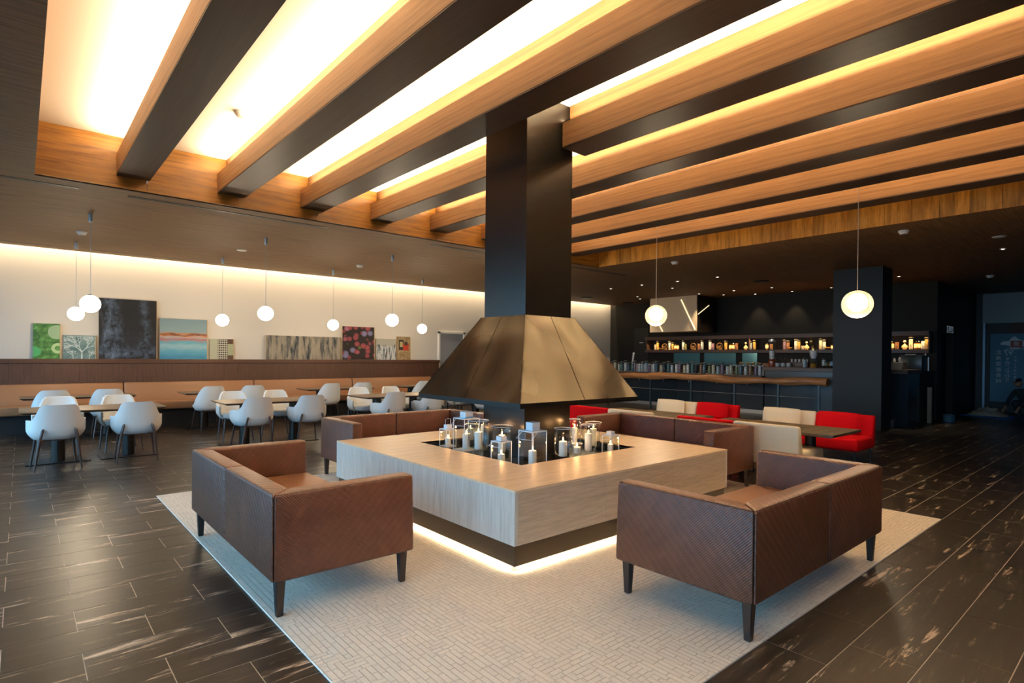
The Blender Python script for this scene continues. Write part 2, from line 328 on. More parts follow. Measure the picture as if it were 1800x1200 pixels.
# ceilings
OX0, OX1, OY0, OY1, ZC, ZU = .10, 9.05, -1.6, 7.76, 3.27, 3.83
cl = MB().box((XW, YF, ZC), (OX0, OY1, ZC + .10)).box((XW, OY1, ZC), (OX1, 13.18, ZC + .10)).box((OX0, YF, ZC), (OX1, OY0, ZC + .10))
struct(cl.build('ceiling', M_CEILW), 'brown wood veneer lower ceiling')
struct(MB().box((OX1, YF, ZC), (21.5, 13.18, ZC + .10)).build('ceiling.001', M_CEILW), 'dark wood veneer ceiling over the bar')
struct(MB().box((OX0 - .1, OY0 - .1, ZU), (OX1 + .1, OY1 + .1, ZU + .1)).build('ceiling.002', M_WHITE), 'white raised ceiling between the beams')
struct(MB().box((XW, 13.10, 3.75), (XE + .2, YB, 3.85)).build('ceiling.003', M_WHITE), 'top of the cove above the painting wall')
struct(MB().box((XW, 13.10, ZC + .10), (XE, 13.14, 3.75)).build('trim_3', M_WHITE), 'cove upstand')
# fascias around the recess
fb = MB().box((OX0, OY1, ZC + .0), (OX1, OY1 + .06, ZC + .001)).build('trim_1', M_FASC); struct(fb, 'orange cedar fascia at the far end of the beams')
for i in range(9):
    x0 = OX0 + i * (OX1 - OX0) / 9; x1 = x0 + (OX1 - OX0) / 9 - .002
    for j in range(2): MB().box((x0, OY1 - .012 - .003 * ((j + i) % 2), ZC - .001 + .28 * j), (x1, OY1 - .001, ZC + .28 * j + .278)).build('plank', M_FASC, fb)
fr = MB().box((OX1 + .005, OY0, ZC + .001), (OX1 + .06, OY1, ZU)).build('trim_2', M_FASCV[0]); struct(fr, 'cedar fascia of upright boards on the bar side of the beams')
nb = int((OY1 - OY0) / .155)
for i in range(nb):
    y0 = OY0 + i * (OY1 - OY0) / nb
    MB().box((OX1 - .012 - .003 * (i % 2), y0 + .0015, ZC), (OX1 + .01, y0 + (OY1 - OY0) / nb - .0015, ZU)).build('board', M_FASCV[rnd.choice((0, 1, 1, 2))], fr)
struct(MB().box((OX0 - .05, OY0, ZC + .001), (OX0, OY1, ZU)).build('trim_4', M_FASC), 'fascia on the window side of the recess')
struct(MB().box((OX0, OY0 - .05, ZC + .001), (OX1, OY0, ZU)).build('trim_5', M_FASC), 'fascia behind the viewpoint')

# beams
ordn = ['leftmost', 'second', 'third', 'fourth', 'fifth', 'sixth', 'seventh', 'rightmost']
for i, x in enumerate(BEAM_X):
    lab = ('%s of the eight ceiling beams' % ordn[i] if i in (0, 7) else '%s ceiling beam from the left' % ordn[i]) + (', ending above the dining area' if i < 3 else ', passing the flue' if i == 3 else ', over the lounge')
    t = empty('ceiling_beam', (x, 0, 0), 0, lab, 'beam', 'wood beams of the raised ceiling')
    b = MB(); u = MB(); segs = [(OY0, OY1)] if i != 3 else [(OY0, 3.81), (4.42, OY1)]
    for y0, y1 in segs:
        b.box((0, y0, 3.412), (.32, y1, 3.64)); u.box((.002, y0, 3.40), (.318, y1, 3.412))
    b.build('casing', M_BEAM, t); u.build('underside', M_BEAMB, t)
    n_ = MB(); s_ = MB()
    for y0, y1 in segs: n_.box((.10, y0, 3.64), (.32, y1, ZU)); s_.box((.035, y0, 3.641), (.065, y1, 3.655))
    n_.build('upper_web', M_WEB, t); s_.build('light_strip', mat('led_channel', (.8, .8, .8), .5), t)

# door in the back wall
d = MB().box((8.82, 13.36, 0), (8.88, 13.41, 2.08)).box((9.67, 13.36, 0), (9.73, 13.41, 2.08)).box((8.82, 13.36, 2.03), (9.73, 13.41, 2.08)).build('door_1', mat('door_frame_white', (.8, .78, .74), .5))
struct(d, 'grey door in a white frame right of the paintings')
MB().box((8.88, 13.38, .01), (9.67, 13.405, 2.03)).build('door_leaf', mat('door_grey', (.30, .31, .32), .5), d)

# ledge partition with banquette
pt = empty('panelled_partition', (0, 0, 0), 0, 'low dark walnut partition behind the tan banquette, paintings standing on its ledge', 'partition')
for i in range(23):
    x0 = -2.6 + i * .487
    MB().box((x0, 13.0, 0), (x0 + .485, 13.30, 1.21)).build('panel', M_WALNUT, pt)
MB().box((-2.62, 12.975, 1.21), (8.62, 13.39, 1.286)).build('ledge', M_WALNUTH, pt, bevel=.004, seg=1)

# pillar
struct(MB().box((12.92, 3.75, 0), (13.52, 4.65, ZC)).build('wall_pillar', M_PILL), 'square slate-dark pillar in front of the bar')

# far vestibule
struct(MB().box((20.25, -2.0, 2.44), (20.34, 3.44, 3.26)).build('trim_6', mat('transom_bluegrey', (.34, .38, .38), .5)), 'blue-grey panel above the far entrance')
struct(MB().box((20.2, 3.37, 0), (20.32, 3.42, 2.44)).build('trim_7', mat('pale_blue_post', (.30, .45, .60), .3, .3)), 'pale steel door post at the far entrance')
struct(MB().box((20.28, 2.0, 2.16), (20.34, 2.86, 2.42)).build('trim_8', mat('brown_soffit', (.10, .03, .015), .6)), 'brown panel behind the entrance glass')
ps = empty('banner', (20.1, 0, 0), 0, 'blue-grey hanging banner with mirrored white writing and a red map emblem', 'banner')
MB().box((0, 1.2, .30), (.02, 3.24, 2.14)).build('sheet', mat('banner_blue', (.10, .25, .35), .6), ps)
def text(s, loc, size, m_, parent, name='lettering', rot=(R(90), 0, R(90)), ext=.003):
    c = bpy.data.curves.new(name, 'FONT'); c.body = s; c.size = size; c.extrude = ext; c.align_x = 'CENTER'; c.align_y = 'CENTER'; c.materials.append(m_)
    f = bpy.data.objects.new('t', c); col.objects.link(f); bpy.context.view_layer.update(); me = bpy.data.meshes.new_from_object(f.evaluated_get(bpy.context.evaluated_depsgraph_get())); bpy.data.objects.remove(f)
    o = bpy.data.objects.new(name, me); col.objects.link(o); o.parent = parent; o.location = loc; o.rotation_euler = rot; return o
M_INK = mat('banner_print_pale', (.85, .86, .87), .7); M_INKR = mat('banner_print_red', (.50, .13, .10), .7)
text('97', (-.004, 2.86, 1.62), .20, M_INK, ps)
for i, ch in enumerate('%のこだわり'): text(ch, (-.004, 2.88, 1.46 - .115 * i), .11, M_INK, ps)
for i, ch in enumerate('北海道産食材'): text(ch, (-.004, 3.06, 1.63 - .155 * i), .13, M_INK, ps)
for i in range(9): text('ーの産とを地小麦粉'[i], (-.004, 2.72, 1.60 - .09 * i), .06, M_INK, ps)
mp_ = MB()
pts = [(3.03, 1.88), (2.98, 1.93), (2.86, 1.94), (2.80, 2.03), (2.73, 2.07), (2.66, 1.99), (2.52, 1.94), (2.42, 1.86), (2.50, 1.80), (2.60, 1.79), (2.66, 1.73), (2.75, 1.70), (2.82, 1.74), (2.84, 1.81), (2.93, 1.84), (3.02, 1.84)]
mp_.add([(-.004, y, z) for y, z in pts] + [(.0, y, z) for y, z in pts], [tuple(range(16)), tuple(range(31, 15, -1))] + [(i, (i + 1) % 16, (i + 1) % 16 + 16, i + 16) for i in range(16)])
mp_.build('map_emblem', M_INK, ps)
MB().box((-.007, 2.58, 1.77), (-.004, 2.82, 1.95)).build('map_centre', M_INKR, ps); text('道', (-.009, 2.70, 1.86), .13, M_INK, ps)
MB().box((-.004, 2.3, 1.725), (0, 2.92, 1.735)).build('rule', M_INK, ps)
# pictogram sign
sg = empty('pictogram_sign', (17.39, 3.59, 2.17), 0, 'small square sign with two white standing figures above the black doorway', 'sign')
MB().box((-.30, -.01, -.085), (.30, 0, .085)).build('plate', mat('sign_black', (.008, .01, .012), .4), sg)
M_SW = mat('sign_white', (.55, .62, .66), .5, emit=(.5, .6, .7), es=.05)
fr_ = MB()
for a, b_ in (((-.29, -.014, .066), (.29, -.01, .08)), ((-.29, -.014, -.08), (.29, -.01, -.066)), ((-.29, -.014, -.08), (-.25, -.01, .08)), ((.25, -.014, -.08), (.29, -.01, .08))): fr_.box(a, b_)
fr_.build('border', M_SW, sg)
for x in (-.09, .09): MB().box((x - .045, -.014, -.045), (x + .045, -.01, .02)).lathe([(.03, 0), (.03, .02)], 10, (x, -.012, .03)).build('figure', M_SW, sg)

# ================================================================== HEARTH AND HOOD
HX0, HX1, HY0, HY1 = 2.41, 5.09, 2.75, 5.48
WX0, WX1, WY0, WY1 = 3.02, 4.50, 3.37, 4.89
ht = empty('hearth_table', (0, 0, 0), 0, 'large square pale oak hearth surround with a black candle well at its centre', 'hearth')
top = MB()
A = [(HX0, HY0), (HX1, HY0), (HX1, HY1), (HX0, HY1)]; B = [(WX0, WY0), (WX1, WY0), (WX1, WY1), (WX0, WY1)]
for i in range(4):
    j = (i + 1) % 4; q = [A[i], A[j], B[j], B[i]]; top.hexa([(x, y, .535) for x, y in q], [(x, y, .55) for x, y in q])
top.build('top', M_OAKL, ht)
def split(a, b, n): return [(a + (b - a) * i / n, a + (b - a) * (i + 1) / n) for i in range(n)]
for a, b_ in split(HY0, HY1, 3):
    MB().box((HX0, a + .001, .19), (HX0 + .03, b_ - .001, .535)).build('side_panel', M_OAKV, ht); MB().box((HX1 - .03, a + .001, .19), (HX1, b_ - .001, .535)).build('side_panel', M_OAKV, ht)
for a, b_ in split(HX0 + .03, HX1 - .03, 3):
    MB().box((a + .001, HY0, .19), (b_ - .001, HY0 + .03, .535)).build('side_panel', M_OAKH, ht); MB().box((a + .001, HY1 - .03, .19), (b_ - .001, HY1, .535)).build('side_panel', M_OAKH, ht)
def ring(m, x0, x1, y0, y1, t, z0, z1): m.box((x0, y0, z0), (x1, y0 + t, z1)).box((x0, y1 - t, z0), (x1, y1, z1)).box((x0, y0 + t, z0), (x0 + t, y1 - t, z1)).box((x1 - t, y0 + t, z0), (x1, y1 - t, z1)); return m
ring(MB(), HX0 + .018, HX1 - .018, HY0 + .018, HY1 - .018, .03, .05, .19).build('band', M_BAND, ht)
ring(MB(), HX0 + .040, HX1 - .040, HY0 + .040, HY1 - .040, .05, .0105, .05).build('plinth', mat('plinth_tan', (.62, .48, .33), .6), ht)
ring(MB(), WX0 - .02, WX1 + .02, WY0 - .02, WY1 + .02, .02, .47, .548).build('well_side', M_BLK, ht)
MB().box((WX0, WY0, .47), (WX1, WY1, .49)).build('well_floor', M_BLKGL, ht)
# flue and hood
CX, CY = 3.75, 4.12
hd = empty('fireplace_hood', (CX, CY, 0), 0, 'black metal hood and square flue hanging over the hearth down from the beams', 'hood')
MB().box((-.3, -.3, 1.78), (.3, .3, 3.829)).build('flue', M_FLUE, hd, bevel=.003, seg=1)
MB().box((-.3, -.3, .491), (.3, .3, 1.0)).build('lower_column', M_FLUE, hd, bevel=.003, seg=1)
ZT, ZB, AT, AB = 1.79, 1.04, .325, .76
for k in range(4):
    a = k * math.pi / 2; ca, sa = round(math.cos(a)), round(math.sin(a))
    rt = lambda x, y, z: (x * ca - y * sa, x * sa + y * ca, z)
    for s0, s1 in ((-1, 0), (0, 1)):
        e = .0035
        q = [(s0 * AB + (e if s0 == 0 else 0), -AB), (s1 * AB - (e if s1 == 0 else 0), -AB)]; p = [(s0 * AT + (e if s0 == 0 else 0), -AT), (s1 * AT - (e if s1 == 0 else 0), -AT)]
        MB().add([rt(*q[0], ZB), rt(*q[1], ZB), rt(*p[1], ZT), rt(*p[0], ZT), rt(q[0][0], q[0][1] + .012, ZB), rt(q[1][0], q[1][1] + .012, ZB), rt(p[1][0], p[1][1] + .012, ZT), rt(p[0][0], p[0][1] + .012, ZT)],
                 [(0, 1, 2, 3), (4, 7, 6, 5), (0, 4, 5, 1), (3, 2, 6, 7), (0, 3, 7, 4), (1, 5, 6, 2)]).build('hood_panel', M_HOOD, hd)
MB().box((-AB + .02, -AB + .02, 1.0), (AB - .02, AB - .02, 1.002)).box((-AT, -AT, 1.78), (AT, AT, 1.792)).build('closing_plate', M_BLK, hd)
ring(MB(), -AB, AB, -AB, AB, .02, .998, 1.04).build('rim', M_FLUE, hd)

# rug
rg = MB().box((1.015, 1.316, .0005), (6.18, 6.52, .010)).build('rug', M_RUG, bevel=.003, seg=1); tag(rg, 'large square pale rug with basket-weave relief under the hearth and four brown sofas', 'rug')

# ================================================================== BROWN SOFAS (local: back on -X side, x 0..0.86, y 0..L)
def make_sofa(L_=1.87):
    t = empty('leather_sofa'); D = .86
    g = .002; m_ = L_ / 2
    MB().hexa([(0, g, .195), (.125, .12 + g, .195), (.125, m_ - g, .195), (0, m_ - g, .195)], [(0, g, .67), (.125, .12 + g, .67), (.125, m_ - g, .67), (0, m_ - g, .67)]).build('back_panel', M_LEATH, t, bevel=.02, seg=3)
    MB().hexa([(0, m_ + g, .195), (.125, m_ + g, .195), (.125, L_ - .12 - g, .195), (0, L_ - g, .195)], [(0, m_ + g, .67), (.125, m_ + g, .67), (.125, L_ - .12 - g, .67), (0, L_ - g, .67)]).build('back_panel', M_LEATH, t, bevel=.02, seg=3)
    for f_ in (lambda y: y, lambda y: L_ - y):
        q = [(g, f_(0)), (D, f_(0)), (D, f_(.12)), (.125 + g, f_(.12))]; q = q if f_(0) == 0 else q[::-1]
        MB().hexa([(x, y, .195) for x, y in q], [(x - (.012 if x > .5 else 0), y, .67) for x, y in q]).build('arm', M_LEATH, t, bevel=.02, seg=3)
        MB().tube([(.02, f_(.007), .662), (D - .035, f_(.007), .662)], .003, 6).build('piping', M_SLEG, t)
    MB().tube([(.007, .02, .662), (.007, L_ - .02, .662)], .003, 6).build('piping', M_SLEG, t)
    MB().box((.13, .12, .20), (D - .02, L_ - .12, .31)).build('seat_base', M_LEATH, t, bevel=.012)
    for y0, y1 in ((.124, L_ / 2 - .002), (L_ / 2 + .002, L_ - .124)):
        MB().box((.13, y0, .31), (D + .0, y1, .405)).build('seat_cushion', M_LEATS, t, bevel=.028, seg=3)
    for x in (.055, .80):
        for y in (.055, L_ - .055):
            MB().hexa([(x - .017, y - .017, .0), (x + .017, y - .017, .0), (x + .017, y + .017, .0), (x - .017, y + .017, .0)], [(x - .026, y - .026, .2), (x + .026, y - .026, .2), (x + .026, y + .026, .2), (x - .026, y + .026, .2)]).build('leg', M_SLEG, t, bevel=.003, seg=1)
    return t
so = make_sofa(); so.location = (1.0, 3.065, .010); G = 'brown leather sofas around the hearth'
tag(so, 'brown woven leather sofa left of the hearth, seen from its back corner', 'sofa', G)
copy_tree(so, (2.70 + 1.87, 1.31, .010), R(90), 'brown woven leather sofa at the right front, its back turned to the viewer', G)
copy_tree(so, (2.67, 6.53, .010), R(-90), 'brown leather sofa on the far side of the hearth, facing the viewer', G)
copy_tree(so, (6.10, 2.98 + 1.87, .010), R(180), 'brown leather sofa right of the hearth in front of the cream bench', G)

# ================================================================== DINING CHAIRS
def smooth(a, b, x): x = max(0, min(1, (x - a) / (b - a))); return x * x * (3 - 2 * x)
def shell(top_fn, tmax, Rr=.285, zb=.366, thick=.03, n=30, rows=7, lean=.10):
    vs_ = []; fs = []
    for side in (0, 1):
        for j in range(rows + 1):
            tt = j / rows
            for i in range(n + 1):
                th = R(-tmax + 2 * tmax * i / n); zt = top_fn(abs(math.degrees(th))); z = zb + tt * (zt - zb)
                k = .78 + .22 * math.sin(min(1, (z - zb) / .11) * math.pi / 2)
                rr = Rr * k - (thick if side else 0); 
                if side: z = z - .004 * (1 - tt) + (.0 if tt < 1 else -.004)
                cx_, cy_ = math.sin(th), -math.cos(th)
                e = (abs(cx_) ** 2.6 + abs(cy_) ** 2.6) ** (-1 / 2.6)
                x = rr * e * cx_ * (1 - .06 * max(0, (z - .6) / .2)); y = rr * e * cy_ * .96 - lean * max(0, z - .45) * max(0, -cy_) 
                vs_.append((x, y, z))
    W = n + 1; S = (rows + 1) * W
    for j in range(rows):
        for i in range(n):
            a = j * W + i; fs.append((a, a + 1, a + W + 1, a + W)); fs.append((S + a, S + a + W, S + a + W + 1, S + a + 1))
    for i in range(n): a = rows * W + i; fs.append((a, a + 1, S + a + 1, S + a)); fs.append((i, S + i, S + i + 1, i + 1))
    for j in range(rows): a = j * W; fs.append((a, a + W, S + a + W, S + a)); a += n; fs.append((a, S + a, S + a + W, a + W))
    return MB().add(vs_, fs)
def seat_pad(Rr, z0, z1, front=.27):
    prof = []; vs_ = []; fs = []; n = 28; lv = [(z0, .86), (z0 + .03, .95), (z1 - .015, 1.0), (z1, .93)]
    for z, k in lv:
        for i in range(n):
            a = 2 * math.pi * i / n; cx_, cy_ = math.cos(a), math.sin(a); e = (abs(cx_) ** 2.8 + abs(cy_) ** 2.8) ** (-1 / 2.8); r_ = Rr * k * e
            vs_.append((r_ * cx_, r_ * cy_ * (front / Rr if cy_ > 0 else .96), z))
    for j in range(3):
        for i in range(n): fs.append((j * n + i, j * n + (i + 1) % n, (j + 1) * n + (i + 1) % n, (j + 1) * n + i))
    fs.append(tuple(range(n))[::-1]); fs.append(tuple(3 * n + i for i in range(n))); return MB().add(vs_, fs)
def make_chair(arms=True):
    t = empty('tub_chair' if arms else 'side_chair')
    if arms: fn = lambda d_: .785 - .185 * smooth(34, 54, d_) - .03 * smooth(80, 115, d_); tmax = 118
    else: fn = lambda d_: .815 - .35 * smooth(30, 92, d_); tmax = 104
    shell(fn, tmax, .285 if arms else .265).build('shell', M_CHAIR, t, smooth=True, ang=50)
    seat_pad(.226 if arms else .21, .368, .455, .275).build('seat', M_CHAIR, t, smooth=True, ang=60)
    for sx in (-1, 1):
        if arms: MB().tube([(sx * .150, -.276, .505), (sx * .157, -.278, .48), (sx * .178, -.268, .38), (sx * .225, -.235, .0)], [.006, .016, .018, .009], 8).build('leg', M_CHLEG, t, smooth=True)
        else: MB().tube([(sx * .15, -.16, .385), (sx * .20, -.215, .0)], [.014, .009], 8).build('leg', M_CHLEG, t, smooth=True)
        MB().tube([(sx * .18, .16, .385), (sx * .225, .215, .0)], [.015, .009], 8).build('leg', M_CHLEG, t, smooth=True)
    MB().box((-.19, -.20, .352), (.19, -.17, .371)).box((-.19, .13, .352), (.19, .16, .371)).box((-.02, -.18, .352), (.02, .14, .369)).build('under_frame', M_CHLEG, t)
    return t
tub = make_chair(True); side = make_chair(False)
first = {'a': tub, 's': side}
def chair(kind, x, y, rz, label):
    g = 'pale tub armchairs at the dining tables' if kind == 'a' else 'pale armless chairs at the banquette tables'
    o = first.pop(kind, None)
    if o: o.location = (x, y, .0); o.rotation_euler = (0, 0, R(rz)); tag(o, label, 'chair', g)
    else: copy_tree(tub if kind == 'a' else side, (x, y, 0), R(rz), label, g)
tn = ['left front dining table', 'middle front dining table', 'right front dining table', 'front table behind the hood']
for i, tx in enumerate((.75, 3.02, 5.27, 7.52)):
    chair('a', tx - .42, 8.93, 4, 'pale tub armchair at the near left of the ' + tn[i])
    chair('a', tx + .41, 8.95, -3, 'pale tub armchair at the near right of the ' + tn[i])
    chair('a', tx - .36, 9.98, 176, 'pale tub armchair on the far side, left half, of the ' + tn[i])
    chair('a', tx + .36, 9.98, 184, 'pale tub armchair on the far side, right half, of the ' + tn[i])
bn = ['leftmost banquette table', 'second banquette table from the left', 'third banquette table from the left', 'fourth banquette table from the left']
for i, tx in enumerate((.75, 3.02, 5.27, 7.52)):
    chair('s', tx - .38, 11.66, 5, 'pale armless chair, left one facing the ' + bn[i]); chair('s', tx + .36, 11.66, -4, 'pale armless chair, right one facing the ' + bn[i])

def make_table(L_, W_, z, npl=1):
    t = empty('dining_table')
    MB().hexa([(-L_ / 2 + .05, -W_ / 2 + .05, z - .035), (L_ / 2 - .05, -W_ / 2 + .05, z - .035), (L_ / 2 - .05, W_ / 2 - .05, z - .035), (-L_ / 2 + .05, W_ / 2 - .05, z - .035)],
              [(-L_ / 2, -W_ / 2, z - .012), (L_ / 2, -W_ / 2, z - .012), (L_ / 2, W_ / 2, z - .012), (-L_ / 2, W_ / 2, z - .012)]).build('under_bevel', M_BLK, t)
    MB().box((-L_ / 2, -W_ / 2, z - .012), (L_ / 2, W_ / 2, z)).build('tabletop', M_TABLE, t)
    for sx in (-.38, .38):
        MB().lathe([(.075, .012), (.075, z - .035)], 20, (sx, 0, 0)).build('pedestal', M_FLUE, t, smooth=True)
        MB().box((sx - .33, -.23, 0), (sx + .33, .23, .012)).build('base_plate', M_BLK, t, bevel=.003, seg=1)
    return t
tb = make_table(1.54, .80, .68)
tb.location = (.75, 9.42, 0); tag(tb, 'walnut dining table at the far left, two tub chairs in front', 'table', 'dining tables')
for i in (1, 2, 3): copy_tree(tb, ((.75, 3.02, 5.27, 7.52)[i], 9.42, 0), 0, 'walnut dining table, ' + ['', 'second from the left in the front row', 'third from the left in the front row', 'right end of the front row, behind the hood'][i])
for i in range(4): copy_tree(tb, ((.75, 3.02, 5.27, 7.52)[i], 12.02, 0), 0, 'narrow walnut table at the banquette, ' + ['left end', 'second from the left', 'third from the left', 'right end'][i])
for o in bpy.data.objects:
    if o.get('label', '').startswith('narrow walnut'): o.scale = (1, .8, 1)

# banquette
bx = [-2.6, 1.466, 3.80, 6.05, 8.3]
for i in range(4):
    x0, x1 = bx[i], bx[i + 1]
    t = empty('banquette_bench', (x0, 0, 0), 0, 'tan leather banquette section, ' + ['leftmost', 'second from the left', 'third from the left', 'right end by the door'][i], 'bench', 'banquette sections along the partition'); w_ = x1 - x0
    MB().hexa([(.006, 12.80, .46), (w_ - .006, 12.80, .46), (w_ - .006, 12.995, .46), (.006, 12.995, .46)], [(.006, 12.90, .845), (w_ - .006, 12.90, .845), (w_ - .006, 12.995, .845), (.006, 12.995, .845)]).build('backrest', M_BANQ, t, bevel=.03, seg=3)
    MB().box((.004, 12.47, .34), (w_ - .004, 12.99, .495)).build('seat', M_BANQ, t, bevel=.025, seg=3)
    MB().box((.01, 12.68, .0), (w_ - .01, 12.98, .345)).build('base', M_TOE, t)

# ================================================================== PENDANTS
def make_pendant(z0=2.06, zc=ZC, r_=.118):
    t = empty('pendant_lamp')
    MB().lathe([(.001, zc - .115), (.022, zc - .112), (.026, zc - .10), (.026, zc - .002), (.03, zc)], 14).build('canopy', M_GREYM, t, smooth=True)
    MB().tube([(0, 0, zc - .11), (0, 0, z0 + r_ * .92)], .0035, 6).build('cord', M_GREYM, t)
    MB().lathe([(.05, z0 + r_ * .955), (.05, z0 + r_ * .985), (.012, z0 + r_ + .01)], 16).build('cap', M_GREYM, t, smooth=True)
    MB().sphere((0, 0, z0), r_, 24, 14, .98).build('globe', M_GLOBE, t, smooth=True, ang=80)
    return t
pd = make_pendant(); pl = [(.70, 9.47, 'leftmost front'), (2.965, 9.49, 'second front'), (5.22, 9.47, 'third front'), (7.48, 9.47, 'front one hidden by the flue'), (.70, 12.12, 'leftmost back'), (2.965, 12.08, 'second back'), (5.19, 12.04, 'third back'), (7.45, 12.02, 'fourth back, nearest the door')]
for i, (x, y, s_) in enumerate(pl):
    lab = 'lit white globe pendant over the dining tables, %s' % s_
    if i == 0: pd.location = (x, y, 0); tag(pd, lab, 'lamp', 'globe pendants over the dining tables')
    else: copy_tree(pd, (x, y, 0), 0, lab, 'globe pendants over the dining tables')
    point('globe_glow', (x, y, 2.06 - .24), 8, WARM2, .11)
def make_mesh_pendant(z0):
    t = empty('gauze_pendant'); MB().tube([(0, 0, ZU), (0, 0, z0 + .165)], .0035, 6).build('cord', mat('cream_cord', (.7, .6, .45), .6), t)
    MB().sphere((0, 0, z0), .164, 28, 16, .97).build('outer_shade', M_MESHG, t, smooth=True, ang=80); MB().sphere((0, 0, z0 + .022), .108, 24, 14).build('inner_globe', mat('inner_globe_lit', (.9, .9, .85), .4, emit=(1, .84, .58), es=2.0), t, smooth=True, ang=80)
    c = MB()
    for k in range(18):
        a = math.pi * k / 9; c.tube([(.165 * math.sin(math.pi * j / 12) * math.cos(a), .165 * math.sin(math.pi * j / 12) * math.sin(a), z0 - .16 * math.cos(math.pi * j / 12)) for j in range(13)], .0016, 4)
    c.build('wire_ribs', mat('pale_wire', (.8, .7, .5), .5), t)
    return t
for (x, y, s_) in ((7.40, 5.19, 'left of the two hanging over the lounge tables'), (7.40, 2.405, 'right of the two, in front of the dark pillar')):
    z0 = 2.06
    t = make_mesh_pendant(z0); t.location = (x, y, 0); tag(t, 'lit gauze-shaded globe pendant, ' + s_, 'lamp', 'gauze-shaded pendants over the lounge'); point('globe_glow', (x, y, z0 - .25), 12, WARM2, .12)

# ================================================================== LOUNGE BENCHES, TABLES
def make_bench(m_, wid=.745):
    """local: back along x=0 side, faces -X... seat from x=-.62 to 0; y 0..wid"""
    t = empty('lounge_chair')
    MB().hexa([(-.14, 0, .30), (0.0, 0, .22), (0.0, wid, .22), (-.14, wid, .30)], [(-.06, 0, .655), (.03, 0, .655), (.03, wid, .655), (-.06, wid, .655)]).build('backrest', m_, t, bevel=.03, seg=3)
    MB().box((-.68, 0, .22), (-.02, wid, .385)).build('seat', m_, t, bevel=.035, seg=3)
    for x in (-.62, -.05):
        for y in (.05, wid - .05): MB().tube([(x, y, .235), (x, y, 0)], .009, 8).build('leg', M_BLK, t)
    return t
def cushion(m_, loc, rz, label, wid=.56):
    n = 10; vs_ = []; fs = []
    for s_ in (1, -1):
        for i in range(n + 1):
            for j in range(n + 1):
                u, v = -1 + 2 * i / n, -1 + 2 * j / n; h_ = (1 - u ** 4) ** .5 * (1 - v ** 4) ** .5
                vs_.append((s_ * .055 * h_, u * wid / 2 * (1 - .05 * v * v), .14 * v * (1 - .06 * u * u)))
    W = n + 1
    for k in range(2):
        for i in range(n):
            for j in range(n):
                a = k * W * W + i * W + j; fs.append((a, a + 1, a + W + 1, a + W))
    c = MB().add(vs_, fs).build('cushion', m_, smooth=True, ang=80, loc=loc); c.rotation_euler = (0, R(8), rz); tag(c, label, 'cushion', 'loose lounge cushions')
proto = {'red': make_bench(M_RED), 'cream': make_bench(M_CREAM)}; used = set()
for row, xb, rz, lst in (('back', 8.78, 0, (('red', 2.61), ('cream', 3.36), ('red', 4.53), ('cream', 5.28))), ('front', 6.30, 180, (('cream', 2.59), ('red', 3.34), ('cream', 4.46), ('red', 5.21)))):
    for k, (c_, y) in enumerate(lst):
        lab = '%s armless lounge seat, %s' % (c_, {('back', 0): 'nearest the dark pillar, facing the viewer', ('back', 1): 'beside the rightmost red seat, facing the viewer', ('back', 2): 'in the middle by the bar rail, facing the viewer', ('back', 3): 'left end by the bar rail, facing the viewer',
               ('front', 0): 'right of the brown sofa, back to the viewer', ('front', 1): 'behind the right end of the brown sofa', ('front', 2): 'its top edge showing behind the brown sofa', ('front', 3): 'behind the hood, back to the viewer'}[(row, k)])
        loc = (xb, y, 0) if rz == 0 else (xb, y + .745, 0)
        if c_ not in used: o = proto[c_]; o.location = loc; o.rotation_euler = (0, 0, R(rz)); tag(o, lab, 'seat', c_ + ' lounge seats'); used.add(c_)
        else: copy_tree(proto[c_], loc, R(rz), lab, c_ + ' lounge seats')
        if row == 'front': (o if (lab == proto[c_].get('label')) else [q for q in bpy.data.objects if q.get('label') == lab][0]).scale = (1, 1, 1.05)
        if row == 'back': cushion(M_RED if c_ == 'red' else M_CREAM, (xb - .175, y + .40 + (0 if c_ == 'red' else .04), .545), 0, '%s cushion on the %s' % (c_, {0: 'rightmost red seat', 1: 'cream seat next to the pillar end', 2: 'red seat in the middle of the back row', 3: 'leftmost cream seat of the back row'}[k]))
for k, (y0, y1, s_) in enumerate(((2.40, 4.05, 'nearer one, right of the brown sofa'), (4.31, 5.93, 'farther one, left of the other'))):
    t = empty('lounge_table', (7.14, (y0 + y1) / 2, 0), 0, 'low brown plank-topped lounge table, ' + s_, 'table', 'plank-topped lounge tables'); L_ = y1 - y0; n = 10
    for i in range(n): MB().box((-.43, -L_ / 2 + i * L_ / n + .0015, .555), (.43, -L_ / 2 + (i + 1) * L_ / n - .0015, .58)).build('plank', M_LTABLE[rnd.randrange(3)], t)
    MB().box((-.40, -L_ / 2 + .03, .543), (.40, L_ / 2 - .03, .5555)).build('under_frame', M_BLK, t)
    for y in (-.42, .42):
        MB().lathe([(.06, .01), (.06, .545)], 16, (0, y, 0)).build('pedestal', M_BLK, t, smooth=True); MB().box((-.24, y - .22, 0), (.24, y + .22, .011)).build('base_plate', M_BLK, t)

